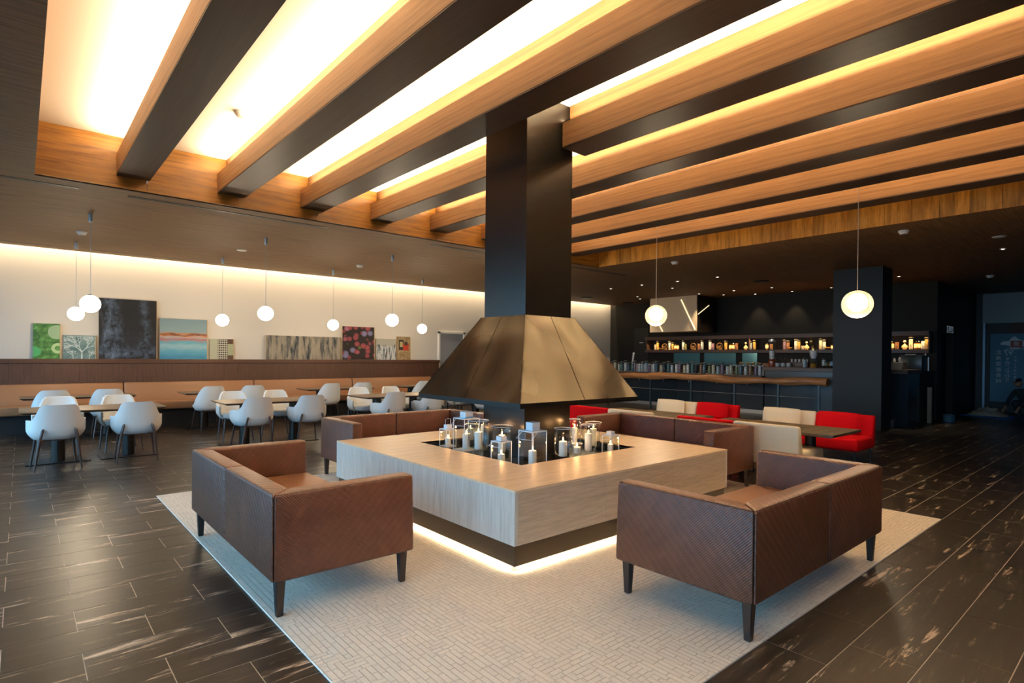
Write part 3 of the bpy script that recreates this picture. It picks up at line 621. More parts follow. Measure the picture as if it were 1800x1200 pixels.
# ================================================================== BAR
# low counter with cabinets
lc = empty('low_bar_counter', (0, 0, 0), 0, 'long low bar counter of dark cabinets with a dark wood top, jars standing along it', 'counter')
MB().box((14.22, 6.72, .10), (15.0, 12.6, .90)).build('carcass', M_BARF, lc)
MB().box((14.02, 6.70, .90), (15.0, 12.6, .975)).build('worktop', M_BARW, lc, bevel=.004, seg=1)
MB().box((14.26, 6.75, 0), (14.9, 12.6, .10)).build('kick_plate', mat('steel_kick', (.55, .52, .48), .3, .5), lc)
ys = [6.72 + .845 * i for i in range(8)]
for i in range(7):
    dr = MB().box((14.195, ys[i] + .006, .12), (14.22, min(ys[i + 1], 12.6) - .006, .80)).build('door', M_BARF, lc)
    MB().tube([(14.185, ys[i] + .42, .79), (14.175, ys[i] + .42, .76), (14.18, ys[i] + .42, .725)], .012, 8).build('drop_handle', M_RAW, dr, smooth=True)
# high counter
hc = empty('high_bar_counter', (0, 0, 0), 0, 'raised bar counter behind the pillar with dark wood top, crowded with bar things', 'counter')
MB().box((14.17, 3.62, 0), (15.0, 6.68, 1.11)).build('carcass', M_BARF, hc)
MB().box((14.05, 3.60, 1.11), (15.05, 6.69, 1.20)).build('worktop', M_BARW, hc, bevel=.004, seg=1)
MB().box((15.0, 3.63, 0), (16.28, 3.72, 1.10)).box((15.05, 3.62, 1.10), (16.28, 4.3, 1.16)).build('return_panel', M_BAR, hc)
# back counter along the wall
bc = empty('back_bar_counter', (0, 0, 0), 0, 'dark back counter below the bottle shelves', 'counter')
MB().box((15.75, 3.75, 0), (16.29, 11.9, .98)).build('carcass', M_BAR, bc); MB().box((15.72, 4.32, .98), (16.29, 11.9, 1.02)).build('worktop', M_BARW, bc)
# shelf unit
sh = empty('bottle_shelf', (0, 0, 0), 0, 'long walnut bottle shelf on the charcoal wall behind the bar', 'shelf')
MB().box((15.95, 3.68, 1.99), (16.29, 11.62, 2.09)).build('top_board', M_BARW, sh); MB().box((15.95, 3.68, 1.575), (16.29, 11.62, 1.66)).build('shelf_board', M_BARW, sh)
for y in (3.69, 8.02, 11.58): MB().box((16.0, y - .012, 1.66), (16.29, y + .012, 1.99)).build('divider', M_BARW, sh)
for a_, b_ in ((7.9, 8.35), (8.55, 9.6), (9.75, 10.7)): MB().box((16.27, a_, 1.2), (16.292, b_, 1.57)).build('mirror_panel', mat('pass_mirror', (.10, .28, .34), .15, .6), sh)
area('shelf_glow', (16.03, 7.6, 1.985), (.03, 7.8), 30, (1, .66, .30), spread=R(75))
# live-edge rail
lg = empty('live_edge_rail', (0, 0, 0), 0, 'rough log rail on thin steel posts in front of the bar counter', 'rail')
pts = []; rr = []
for i in range(41):
    t_ = i / 40; y = 4.84 + t_ * 7.2; pts.append((13.2 + .025 * math.sin(t_ * 19), y, .895 + .018 * math.sin(t_ * 13 + 1) + .01 * math.sin(t_ * 37))); rr.append(.085 + .012 * math.sin(t_ * 23) + .008 * math.sin(t_ * 51 + 2))
lgm = MB().tube(pts, rr, 14); lgm.build('log', M_LOG, lg, smooth=True, ang=50)
for y in (5.02, 5.90, 6.96, 8.15, 9.41, 10.9): MB().box((13.18, y - .02, 0), (13.22, y + .02, .86)).build('post', mat('steel_post', (.05, .08, .10), .4, .5), lg)
MB().tube([(13.2, 5.02, .55), (13.2, 10.9, .55)], .008, 6).build('stretcher', M_GREYM, lg)
# screen box
sb = empty('hanging_light_box', (0, 0, 0), 0, 'boxy canopy hung over the bar, beige front with slanting light tubes', 'canopy')
MB().box((15.08, 9.16, 2.2), (15.12, 10.8, ZC - .005)).build('front_panel', M_SCREEN, sb); MB().box((15.12, 9.16, 2.2), (16.1, 10.8, ZC - .005)).build('casing', M_BAR, sb)
MB().tube([(15.07, 9.68, 3.16), (15.07, 9.20, 2.24)], .016, 6).build('light_tube', M_TUBE, sb); MB().tube([(15.07, 10.66, 2.75), (15.07, 10.32, 2.22)], .016, 6).build('light_tube', M_TUBE, sb)
MB().tube([(15.75, 9.15, 3.0), (15.15, 9.15, 2.7)], .012, 6).build('light_tube', M_TUBE, sb)
# staff door in the bar wall
dd = struct(MB().box((16.28, 11.72, 0), (16.305, 12.30, 2.42)).build('door_3', mat('staff_door', (.012, .012, .012), .4)), 'flush dark staff door at the left end of the bar wall')
MB().box((16.27, 11.93, 1.90), (16.28, 12.08, 1.93)).build('door_plate', M_RAW, dd)

# jars and bottles ------------------------------------------------
gl = M_GLASS
def jar_mesh(r_, h_): return MB().lathe([(r_, 0), (r_, h_ * .93), (r_ * .85, h_ * .97), (r_ * .85, h_)], 12).mesh('jar', M_GLASS, smooth=True)
fills = {'pale blue-grey': (.50, .60, .66), 'slate blue': (.10, .16, .20), 'cream': (.75, .66, .46), 'copper brown': (.38, .17, .07), 'mauve': (.30, .18, .26), 'off-white': (.85, .84, .80), 'teal': (.10, .20, .20), 'olive': (.26, .26, .10), 'black': (.02, .02, .025), 'golden': (.70, .42, .10)}
FM = {}
for k, c_ in fills.items():
    m = bpy.data.materials.new('filling_' + k.replace(' ', '_')); N, L, b = nt(m); v = mapping(N, L, (30, 30, 30)); n_ = noise(N, L, v, 1, 2); r0 = ramp(N, [(.35, tuple(x * .45 for x in c_)), (.6, c_)]); L.new(n_.outputs[0], r0.inputs[0]); L.new(r0.outputs[0], b.inputs['Base Color']); b.inputs['Roughness'].default_value = .25; FM[k] = m
canA = MB().lathe([(.040, .005), (.042, .02), (.042, .205)], 12).mesh('filling', FM['cream'], smooth=True)
canB = MB().lathe([(.048, 0), (.048, .222), (.046, .23)], 12).mesh('glass_body', M_GLASS, smooth=True)
lidm = MB().lathe([(.050, .23), (.050, .25), (.03, .258)], 12).mesh('lid', mat('dark_lid', (.07, .055, .04), .4), smooth=True)
def canister(loc, h_, kind, label, group, cat='jar', name='glass_canister', lid=True):
    t = empty(name, loc, 0, label, cat, group); t.scale = (1, 1, h_ / .255)
    for nm, me in (('glass_body', canB), ('filling', canA), ('lid', lidm)):
        if nm == 'lid' and not lid: continue
        o = bpy.data.objects.new(nm, me); col.objects.link(o); o.parent = t
        if nm == 'filling': rename(o, FM[kind])
    return t
kinds = list(fills)[:9]
y = 6.80; i = 0
seq = ['off-white', 'mauve', 'copper brown', 'off-white', 'slate blue', 'olive', 'cream', 'off-white', 'mauve', 'pale blue-grey', 'cream', 'olive', 'slate blue', 'copper brown', 'black', 'teal', 'off-white', 'cream', 'mauve', 'off-white', 'pale blue-grey', 'teal', 'black', 'cream', 'slate blue', 'off-white', 'mauve', 'pale blue-grey', 'pale blue-grey', 'off-white', 'mauve', 'teal', 'slate blue', 'off-white', 'teal', 'cream', 'cream', 'copper brown', 'pale blue-grey', 'off-white', 'mauve', 'slate blue', 'teal', 'pale blue-grey']
while y < 12.3 and i < 48:
    k = seq[i % len(seq)]; h_ = (.33, .30, .27)[i % 3] if i > 12 else (.31, .27)[i % 2]
    canister((14.16 + .03 * (i % 2), y, .976), h_, k, 'tall glass canister of %s filling on the low counter' % k, 'canisters with %s filling on the low counter' % k)
    y += .117 + .012 * ((i * 7) % 3); i += 1
# clutter on the low counter behind the canisters
MB().box((14.42, 10.2, .976), (14.62, 10.95, 1.20)).build('x', M_RAW).name = 'carton_row'
tag(bpy.data.objects['carton_row'], 'row of pale cartons standing behind the canisters', 'cartons')
t = MB().box((14.5, 12.05, .976), (14.65, 12.3, 1.38)).build('white_box', M_RAW, bevel=.01); tag(t, 'small translucent white box at the left end of the low counter', 'box')
t = MB().tube([(14.5, 11.05, .98), (14.5, 10.98, 1.55)], [.02, .03], 8).build('tilted_white_stick', M_RAW); tag(t, 'slender tilted white stick left of the bottle shelf', 'stick')
M_GOLD = mat('brass', (.7, .5, .2), .25, .9)
for k, yy in enumerate((6.95, 7.1, 7.25, 7.42)):
    t = MB().lathe([(.03, 0), (.035, .04), (.06, .07), (.055, .075)], 12).build('brass_cup', M_GOLD, loc=(14.42, yy, 1.235 if k < 4 else 1.0), smooth=True); tag(t, 'brass cup on the raised tray, %s of four from the right' % ['first', 'second', 'third', 'fourth'][k], 'cup', 'brass cups by the canisters')
t = MB().box((14.33, 6.80, 1.21), (14.56, 7.6, 1.235)).box((14.36, 6.85, .976), (14.40, 6.9, 1.21)).box((14.36, 7.5, .976), (14.40, 7.55, 1.21)).box((14.50, 6.85, .976), (14.54, 6.9, 1.21)).box((14.50, 7.5, .976), (14.54, 7.55, 1.21)).build('raised_tray', M_GREYM); tag(t, 'raised steel tray behind the canisters holding brass cups', 'tray')
# shelf things (y px-order right to left)
botm = MB().lathe([(.038, 0), (.040, .02), (.040, .15), (.034, .175), (.014, .20), (.014, .27), (.016, .275), (.016, .285)], 12).mesh('bottle_body', M_GLASS, smooth=True)
labm = MB().lathe([(.041, .04), (.041, .13)], 12, cap=False).mesh('paper_label', mat('label_paper', (.80, .66, .38), .6), smooth=True)
liqm = MB().lathe([(.034, .005), (.034, .15)], 12).mesh('liquid', mat('whisky', (.45, .20, .03), .2), smooth=True)
def bottle(loc, col_, label, group, h_=1.0, dark=False):
    t = empty('bottle', loc, 0, label, 'bottle', group); t.scale = (1, 1, h_)
    for nm, me in (('glass_body', botm), ('liquid', liqm), ('paper_label', labm)):
        o = bpy.data.objects.new(nm, me); col.objects.link(o); o.parent = t
        if nm == 'liquid' and dark: rename(o, FM['black'])
def Yat(px): return (37 - px) and None
SZ = 1.661
# (y, kind, height) positions on the shelf measured left (large y) to right
items = [(11.3, 'j', 'cream', .22), (11.15, 'j', 'golden', .29), (11.0, 'bowl', 0, 0), (10.5, 'w', 0, 0), (10.08, 'j', 'off-white', .29), (9.9, 'j', 'golden', .25), (9.66, 'b', 0, 1), (9.54, 'b', 0, 1), (9.18, 'j', 'off-white', .30), (9.06, 'j', 'olive', .24), (8.6, 'w', 0, 0), (8.27, 'j', 'copper brown', .24), (8.14, 'j', 'pale blue-grey', .30), (7.72, 'j', 'off-white', .30), (7.60, 'j', 'mauve', .24), (7.26, 'w', 0, 0),
         (7.05, 'j', 'golden', .28), (6.90, 'b', 0, 1), (6.80, 'b', 0, 1), (6.68, 'j', 'copper brown', .24), (6.38, 'fig', 0, 0), (6.20, 'j', 'pale blue-grey', .25), (6.06, 'j', 'golden', .28), (5.63, 'b', 0, 1.05), (5.14, 'j', 'mauve', .28), (5.02, 'j', 'copper brown', .25), (4.95, 'bowl', 0, 0), (4.80, 'j', 'off-white', .29), (4.70, 'j', 'golden', .27), (4.52, 'j', 'cream', .13), (4.40, 'fig', 0, 0), (4.24, 'bowl', 0, 0), (4.14, 'j', 'cream', .3), (4.02, 'b', 0, 1), (3.92, 'j', 'golden', .28), (3.82, 'b', 0, .8), (3.745, 'j', 'golden', .2)]
# rescale: the shelf spans 11.58 (left) .. 3.70 (right end, past the pillar)
shy = {}
pxs = [(1152, 'j', 'cream', .22), (1156, 'j', 'golden', .29), (1162, 'bowl', 0, 0), (1168.5, 'w', 0, 0), (1177, 'j', 'off-white', .29), (1182, 'j', 'golden', .25), (1187, 'b', 0, 1), (1191.5, 'b', 0, 1), (1201, 'j', 'off-white', .30), (1204.5, 'j', 'olive', .24), (1219, 'w', 0, 0), (1228.5, 'j', 'copper brown', .24), (1234, 'j', 'pale blue-grey', .30), (1248, 'j', 'off-white', .30), (1253, 'j', 'mauve', .24), (1265, 'w', 0, 0),
       (1275.8, 'j', 'golden', .27), (1284, 'b', 0, 1), (1289.3, 'b', 0, 1), (1294.5, 'j', 'copper brown', .24), (1310.8, 'fig', 0, 0), (1319, 'j', 'pale blue-grey', .25), (1325.8, 'j', 'golden', .28), (1348, 'b', 0, 1.05), (1356, 'j', 'copper brown', .2), (1379, 'j', 'mauve', .28), (1385, 'j', 'copper brown', .25), (1389, 'bowl', 0, 0), (1399, 'j', 'off-white', .29), (1403.5, 'j', 'golden', .27), (1411, 'j', 'cream', .13), (1417.7, 'fig', 0, 0), (1442.5, 'j', 'cream', .3), (1448.7, 'j', 'off-white', .26), (1454, 'bowl', 0, 0), (1463, 'b', 0, .75), (1467, 'b', 0, .75), (1478, 'b', 0, .95), (1484, 'b', 0, 1), (1488.5, 'j', 'cream', .2),
       (1568, 'b', 0, 1), (1576.5, 'j', 'copper brown', .22), (1590, 'fig', 0, 0), (1601, 'j', 'cream', .3), (1609.5, 'b', 0, 1), (1615.5, 'b', 0, 1), (1622.7, 'j', 'off-white', .24), (1629, 'j', 'golden', .29)]
def y_on(px, X_):                                 # where the shelf line at depth X_ is crossed, from the survey of the photograph
    d_ = rx * ((px - 900) / 1000) + fw; return X_ * d_.y / d_.x
n_in = {}
for px, kd, c_, h_ in pxs:
    yy = y_on(px, 16.1)
    side_ = 'right of the pillar' if px > 1540 else 'left of the pillar'
    part_ = 'on the left third of the bottle shelf' if px < 1260 else 'on the middle third of the bottle shelf' if px < 1370 else 'on the bottle shelf by the pillar' if px < 1540 else 'on the bottle shelf right of the pillar'
    if kd == 'j': canister((16.1, yy, SZ), h_, c_, 'slim %s jar %s' % (c_, part_), 'slim %s jars %s' % (c_, part_), name='slim_jar', lid=h_ > .24)
    elif kd == 'b': bottle((16.1, yy, SZ), 0, 'bottle with a pale label %s' % part_, 'labelled bottles %s' % part_, h_)
    elif kd == 'bowl': tag(MB().lathe([(.02, 0), (.05, .02), (.085, .06), (.08, .062), (.045, .025), (.001, .02)], 14, cap=False).build('small_bowl', M_GOLD, loc=(16.1, yy, SZ), smooth=True), 'small brassy bowl ' + part_ + (' beside the mauve jar' if px < 1400 and px > 1370 else ', by the golden jar' if px < 1200 else ', beside short bottles'), 'bowl', 'small bowls on the bottle shelf')
    elif kd == 'w':
        t = MB()
        for q in range(3): t.tube([(0, -.09 + .03 * q, 0), (0, -.03 + .05 * q, .13 - .02 * q), (0, .08, .06 + .05 * q)], .011, 6)
        t.tube([(.0, .10 * math.cos(a), .105 + .10 * math.sin(a)) for a in [2 * math.pi * k / 18 for k in range(19)]], .008, 6)
        tag(t.build('wire_ornament', mat('dark_bronze', (.16, .09, .035), .4, .6), loc=(16.08, yy, SZ)), 'round bronze ornament %s, %s' % (part_, {0: 'the leftmost', 1: 'the middle one', 2: 'the rightmost'}[[1168.5, 1219, 1265].index(px)]), 'ornament', 'round bronze ornaments')
    else:
        t = MB().lathe([(.035, 0), (.05, .05), (.03, .11), (.012, .14), (.012, .15)], 10).sphere((0, 0, .19), .032, 10, 8).tube([(.0, .04, .10), (0, .06, .05)], .01, 6).tube([(.0, -.04, .10), (0, -.06, .05)], .01, 6)
        tag(t.build('figurine', mat('gilt_ceramic', (.75, .55, .28), .3, .3), loc=(16.1, yy, SZ), smooth=True, ang=60), 'small gilt figurine ' + {1310.8: 'on the middle third of the bottle shelf', 1417.7: 'on the bottle shelf left of the pillar', 1590: 'on the bottle shelf right of the pillar'}[px], 'figurine', 'gilt figurines')
# things on the high counter
def on_counter(px, X_=14.5): return (X_, y_on(px, X_), 1.201)
bl = empty('blender_jug', on_counter(1357, 14.45), 0, 'tall clear beverage dispenser with an amber base on the raised counter', 'dispenser')
MB().lathe([(.085, 0), (.09, .03), (.085, .14), (.06, .17), (.065, .2)], 14).build('amber_base', mat('amber_glass', (.32, .06, .02), .15), bl, smooth=True); MB().lathe([(.065, .2), (.085, .62), (.08, .64)], 14).build('glass_cylinder', M_GLASS, bl, smooth=True); MB().lathe([(.06, .20), (.07, .40)], 12).build('filling', FM['off-white'], bl, smooth=True); MB().lathe([(.09, .64), (.09, .67), (.03, .70), (.02, .73)], 14).build('lid', M_GREYM, bl, smooth=True)
for k, px in enumerate((1366.5, 1376.5, 1386.5)):
    j = on_counter(px, 14.5 + .07 * k); t = empty('glass_pitcher', j, 0, 'cut-glass pitcher in the cluster on the raised counter, %s' % ['left', 'middle', 'right'][k], 'pitcher', 'cut-glass pitchers')
    MB().lathe([(.055, 0), (.075, .04), (.07, .12), (.045, .17), (.055, .24)], 12).build('glass_body', M_GLASS, t, smooth=True, ang=10); MB().lathe([(.05, .01), (.06, .1)], 10).build('ice', FM['off-white'], t)
for k, (px, hh, kk, lab) in enumerate(((1414.5, .23, 'pale blue-grey', 'ribbed grey tumbler'), (1448, .24, 'off-white', 'pale blue carton-like jar'), (1453, .15, 'olive', 'short jar with olive filling'), (1460, .14, 'golden', 'short jar with golden filling'))):
    canister(on_counter(px, 14.42 if k == 0 else 14.7), hh, kk, lab + ' standing on the raised counter left of the pillar', 'raised counter jars ' + kk, name='counter_jar')
mk = empty('brass_tap_head', on_counter(1430, 14.5), 0, 'tall brass-topped coffee dripper stand on the raised counter', 'dripper')
MB().lathe([(.10, 0), (.085, .05), (.055, .20), (.06, .22)], 14).build('glass_flask', M_GLASS, mk, smooth=True); MB().lathe([(.05, .22), (.08, .30), (.09, .40), (.085, .41)], 14).build('steel_cone', M_RAW, mk, smooth=True); MB().lathe([(.045, .41), (.05, .52), (.02, .56)], 14).sphere((0, .04, .64), .06, 12, 8).build('brass_crown', M_GOLD, mk, smooth=True, ang=60)
MB().lathe([(.08, .002), (.06, .10)], 12).build('coffee', mat('whisky', (.45, .2, .03), .2), mk)
for k, (px, w_, c_, lab) in enumerate(((1472, .28, (.20, .42, .60), 'light blue carton lying'), (1486.5, .12, (.62, .10, .32), 'pink and blue carton standing'))):
    p = on_counter(px, 14.6); t = MB().box((-.05, -w_ / 2, 0), (.05, w_ / 2, .10 if k == 0 else .20)).build('carton', mat('carton_%d' % k, c_, .5), loc=(p[0], p[1], p[2] + .055), bevel=.005); tag(t, lab + ' in the wooden tray on the raised counter', 'carton')
p = on_counter(1474, 14.6); t = MB().hexa([(-.10, -.35, 0), (.10, -.35, 0), (.10, .35, 0), (-.10, .35, 0)], [(-.14, -.5, .05), (.14, -.5, .05), (.14, .5, .05), (-.14, .5, .05)]).build('wooden_tray', mat('dark_tray', (.05, .03, .02), .5), loc=p); tag(t, 'dark boat-shaped tray on the raised counter', 'tray')
p = on_counter(1349, 14.5); t = MB().box((-.12, -.09, 0), (.12, .09, .05)).box((-.10, -.07, .05), (.10, .07, .09)).build('copper_tray_stack', mat('copper_brown', (.25, .10, .04), .4, .4), loc=p); tag(t, 'stack of two copper-brown trays at the left end of the raised counter', 'trays')
p = on_counter(1405, 14.8); t = MB().box((-.10, -.24, 0), (.10, .24, .13)).build('wooden_crate', M_BARW, loc=p, bevel=.004); tag(t, 'long dark wooden crate on the raised counter behind the pitchers', 'crate')
for k in range(5):
    t = MB().lathe([(.02, 0), (.026, .07)], 10).build('shot_glass', M_RAW, loc=(p[0], p[1] - .18 + .09 * k, 1.331), smooth=True); tag(t, 'tiny glass standing on the long dark crate', 'glass', 'tiny glasses on the dark crate')
# right of the pillar
p = (14.5, y_on(1576, 14.5), 1.201); t = empty('woven_basket', p, 0, 'pale square woven basket on the counter right of the pillar', 'basket')
MB().hexa([(-.12, -.13, 0), (.12, -.13, 0), (.12, .13, 0), (-.12, .13, 0)], [(-.14, -.16, .16), (.14, -.16, .16), (.14, .16, .16), (-.14, .16, .16)]).build('basket_body', mat('wicker', (.36, .31, .24), .8), t, bevel=.01)
MB().lathe([(.02, .16), (.03, .22), (.01, .27)], 8, (0, -.06, 0)).lathe([(.02, .16), (.03, .2), (.01, .25)], 8, (0, .04, 0)).build('napkins', M_RAW, t)
p = (15.4, y_on(1605, 15.4), 1.161); t = empty('coffee_machine', p, 0, 'dark boxy coffee machine at the right end of the bar', 'machine')
MB().box((-.2, -.22, 0), (.2, .22, .36)).build('casing', mat('dark_enamel', (.02, .035, .045), .3), t, bevel=.02); MB().box((-.21, -.1, .36), (-.05, .1, .38)).build('cup_rail', M_GREYM, t)
for k, px in enumerate((1627, 1632)):
    p = (15.9, y_on(px, 15.9), 1.161); tag(MB().lathe([(.02, 0), (.02, .40 - .08 * k)], 10).build('steel_cylinder', M_GREYM, loc=p, smooth=True), ['taller', 'shorter'][k] + ' slim steel cylinder right of the coffee machine', 'cylinder')

# ================================================================== PAINTINGS (stand on the ledge, lean on the wall)
def canvas_mat(name, fn):
    m = bpy.data.materials.new(name); N, L, b = nt(m); t = N.new('ShaderNodeTexCoord'); b.inputs['Roughness'].default_value = .7; s = N.new('ShaderNodeSeparateXYZ'); L.new(t.outputs['Generated'], s.inputs[0])
    c = fn(N, L, t.outputs['Generated'], s.outputs[0], s.outputs[2]); L.new(c, b.inputs['Base Color']); return m
def scaled(N, L, v, s_): mp = N.new('ShaderNodeMapping'); mp.inputs['Scale'].default_value = s_; L.new(v, mp.inputs[0]); return mp.outputs[0]
def mixc(N, L, f, a, b_):
    mx = N.new('ShaderNodeMix'); mx.data_type = 'RGBA'
    if isinstance(f, float): mx.inputs[0].default_value = f
    else: L.new(f, mx.inputs[0])
    for i, x in ((6, a), (7, b_)):
        if isinstance(x, tuple): mx.inputs[i].default_value = (*x, 1)
        else: L.new(x, mx.inputs[i])
    return mx.outputs[2]
def c_green(N, L, v, x, z): n = noise(N, L, scaled(N, L, v, (2, 1, 5)), 2, 5); r = ramp(N, [(.3, (.02, .10, .03)), (.5, (.07, .20, .04)), (.7, (.16, .42, .12))]); L.new(n.outputs[0], r.inputs[0]); return r.outputs[0]
def c_teal(N, L, v, x, z): n = noise(N, L, scaled(N, L, v, (2, 1, 2)), 2, 4); r = ramp(N, [(.3, (.05, .12, .13)), (.7, (.20, .30, .28))]); L.new(n.outputs[0], r.inputs[0]); return r.outputs[0]
def c_dark(N, L, v, x, z):
    n = noise(N, L, scaled(N, L, v, (7, 1, 6)), 1, 10, .78, .4); w_ = noise(N, L, scaled(N, L, v, (3, 1, 3)), 1, 3); wb = math_n(N, L, 'MULTIPLY', math_n(N, L, 'SUBTRACT', w_.outputs[0], .5), .25)
    xx = math_n(N, L, 'ADD', x, wb); zz = math_n(N, L, 'ADD', z, wb); f1 = ramp(N, [(.02, (0, 0, 0)), (.12, (1, 1, 1)), (.30, (.7, .7, .7)), (.42, (.03, .03, .03)), (.68, (.04, .04, .04)), (.80, (.6, .6, .6)), (.92, (0, 0, 0))]); L.new(xx, f1.inputs[0])
    f2 = ramp(N, [(.03, (0, 0, 0)), (.10, (.9, .9, .9)), (.24, (.1, .1, .1)), (.5, (0, 0, 0))]); L.new(zz, f2.inputs[0]); r = ramp(N, [(.42, (.005, .007, .011)), (.70, (.16, .23, .34))]); L.new(n.outputs[0], r.inputs[0])
    return mixc(N, L, math_n(N, L, 'MINIMUM', math_n(N, L, 'ADD', f1.outputs[0], f2.outputs[0]), 1.0), (.010, .009, .011), r.outputs[0])
def c_sea(N, L, v, x, z):
    n = noise(N, L, scaled(N, L, v, (2, 1, 14)), 1.5, 6, .6); q = math_n(N, L, 'ADD', z, math_n(N, L, 'MULTIPLY', math_n(N, L, 'SUBTRACT', n.outputs[0], .5), .22))
    r = ramp(N, [(0, (.04, .22, .36)), (.18, (.10, .34, .46)), (.32, (.28, .46, .50)), (.42, (.12, .38, .46)), (.50, (.45, .14, .12)), (.545, (.36, .40, .40)), (.58, (.62, .22, .06)), (.61, (.14, .06, .05)), (.64, (.55, .22, .08)), (.665, (.24, .34, .35)), (1, (.20, .30, .33))]); L.new(q, r.inputs[0]); return r.outputs[0]
def c_pat(N, L, v, x, z):
    vo = N.new('ShaderNodeTexVoronoi'); vo.feature = 'DISTANCE_TO_EDGE'; vo.inputs['Scale'].default_value = 1; vo.inputs['Randomness'].default_value = .15; L.new(scaled(N, L, v, (12, 1, 9)), vo.inputs['Vector'])
    r = ramp(N, [(.12, (.55, .52, .42)), (.2, (.03, .025, .02))]); L.new(vo.outputs['Distance'], r.inputs[0]); band = math_n(N, L, 'MULTIPLY', math_n(N, L, 'GREATER_THAN', x, .34), math_n(N, L, 'LESS_THAN', x, .76))
    side_ = mixc(N, L, math_n(N, L, 'GREATER_THAN', x, .7), (.42, .42, .30), mixc(N, L, math_n(N, L, 'GREATER_THAN', math_n(N, L, 'ABSOLUTE', math_n(N, L, 'SUBTRACT', z, .48)), .28), (.36, .38, .24), (.10, .05, .03)))
    return mixc(N, L, band, side_, r.outputs[0])
def c_birch(N, L, v, x, z):
    n = noise(N, L, scaled(N, L, v, (16, 1, .9)), 1.2, 5, .6, .3); r = ramp(N, [(.36, (.02, .03, .045)), (.45, (.15, .14, .12)), (.55, (.30, .26, .20)), (.75, (.36, .31, .24))]); L.new(n.outputs[0], r.inputs[0]); return r.outputs[0]
def c_berry(N, L, v, x, z):
    vo = N.new('ShaderNodeTexVoronoi'); vo.inputs['Scale'].default_value = 1; vo.inputs['Randomness'].default_value = .8; L.new(scaled(N, L, v, (5.2, 1, 5.6)), vo.inputs['Vector'])
    d_ = ramp(N, [(.15, (1, 1, 1)), (.46, (.55, .55, .55)), (.54, (0, 0, 0))]); L.new(vo.outputs['Distance'], d_.inputs[0]); s2 = N.new('ShaderNodeSeparateColor'); L.new(vo.outputs['Color'], s2.inputs[0])
    c = ramp(N, [(.0, (.42, .08, .10)), (.45, (.55, .14, .20)), (.6, (.25, .24, .42)), (.82, (.5, .2, .3)), (.9, (.22, .26, .06))]); c.color_ramp.interpolation = 'CONSTANT'; L.new(s2.outputs[0], c.inputs[0])
    return mixc(N, L, d_.outputs[0], (.02, .012, .01), c.outputs[0])
def c_wood(N, L, v, x, z):
    n = noise(N, L, scaled(N, L, v, (12, 1, 2)), 1.2, 5, .6, .3); r = ramp(N, [(.40, (.05, .07, .08)), (.52, (.50, .52, .52)), (.7, (.58, .58, .56))]); L.new(n.outputs[0], r.inputs[0]); top_ = math_n(N, L, 'GREATER_THAN', math_n(N, L, 'ADD', z, math_n(N, L, 'MULTIPLY', n.outputs[0], .3)), .84)
    return mixc(N, L, top_, r.outputs[0], (.40, .38, .32))
def c_red(N, L, v, x, z):
    n = noise(N, L, scaled(N, L, v, (5, 1, 7)), 1, 4); r = ramp(N, [(.35, (.22, .14, .06)), (.65, (.40, .30, .16))]); L.new(n.outputs[0], r.inputs[0])
    def rect(a, b_, c, d_): return math_n(N, L, 'MULTIPLY', math_n(N, L, 'MULTIPLY', math_n(N, L, 'GREATER_THAN', x, a), math_n(N, L, 'LESS_THAN', x, b_)), math_n(N, L, 'MULTIPLY', math_n(N, L, 'GREATER_THAN', z, c), math_n(N, L, 'LESS_THAN', z, d_)))
    o_ = mixc(N, L, rect(.12, .5, .42, .86), r.outputs[0], (.03, .02, .015)); o_ = mixc(N, L, rect(.2, .42, .55, .78), o_, (.45, .36, .18)); o_ = mixc(N, L, rect(.45, .88, .40, .70), o_, (.50, .05, .02)); return mixc(N, L, rect(.55, .8, .62, .78), o_, (.05, .03, .02))
PT = [('green_painting', .159, .55, 1.925, c_green, 'green abstract painting with pale rings, leftmost on the ledge'), ('tree_painting', .584, 1.079, 1.725, c_teal, 'teal painting of a bare white tree'), ('dark_painting', 1.115, 2.07, 2.45, c_dark, 'tall near-black abstract painting with misty blue edges'),
      ('seascape_painting', 2.116, 2.985, 2.11, c_sea, 'turquoise seascape painting with an orange horizon'), ('patterned_painting', 3.026, 3.501, 1.72, c_pat, 'small painting with a black and cream curled pattern'), ('birch_painting', 4.166, 5.951, 1.832, c_birch, 'wide taupe painting of dark tree trunks'),
      ('berry_painting', 5.986, 6.849, 2.11, c_berry, 'painting of pink and violet berries on black'), ('woodland_painting', 6.892, 7.473, 1.825, c_wood, 'pale grey woodland painting right of the berries'), ('collage_painting', 7.498, 7.901, 1.90, c_red, 'small tan collage painting with black and red blocks, rightmost on the ledge')]
M_EDGE = mat('stretcher_pine', (.55, .38, .20), .6)
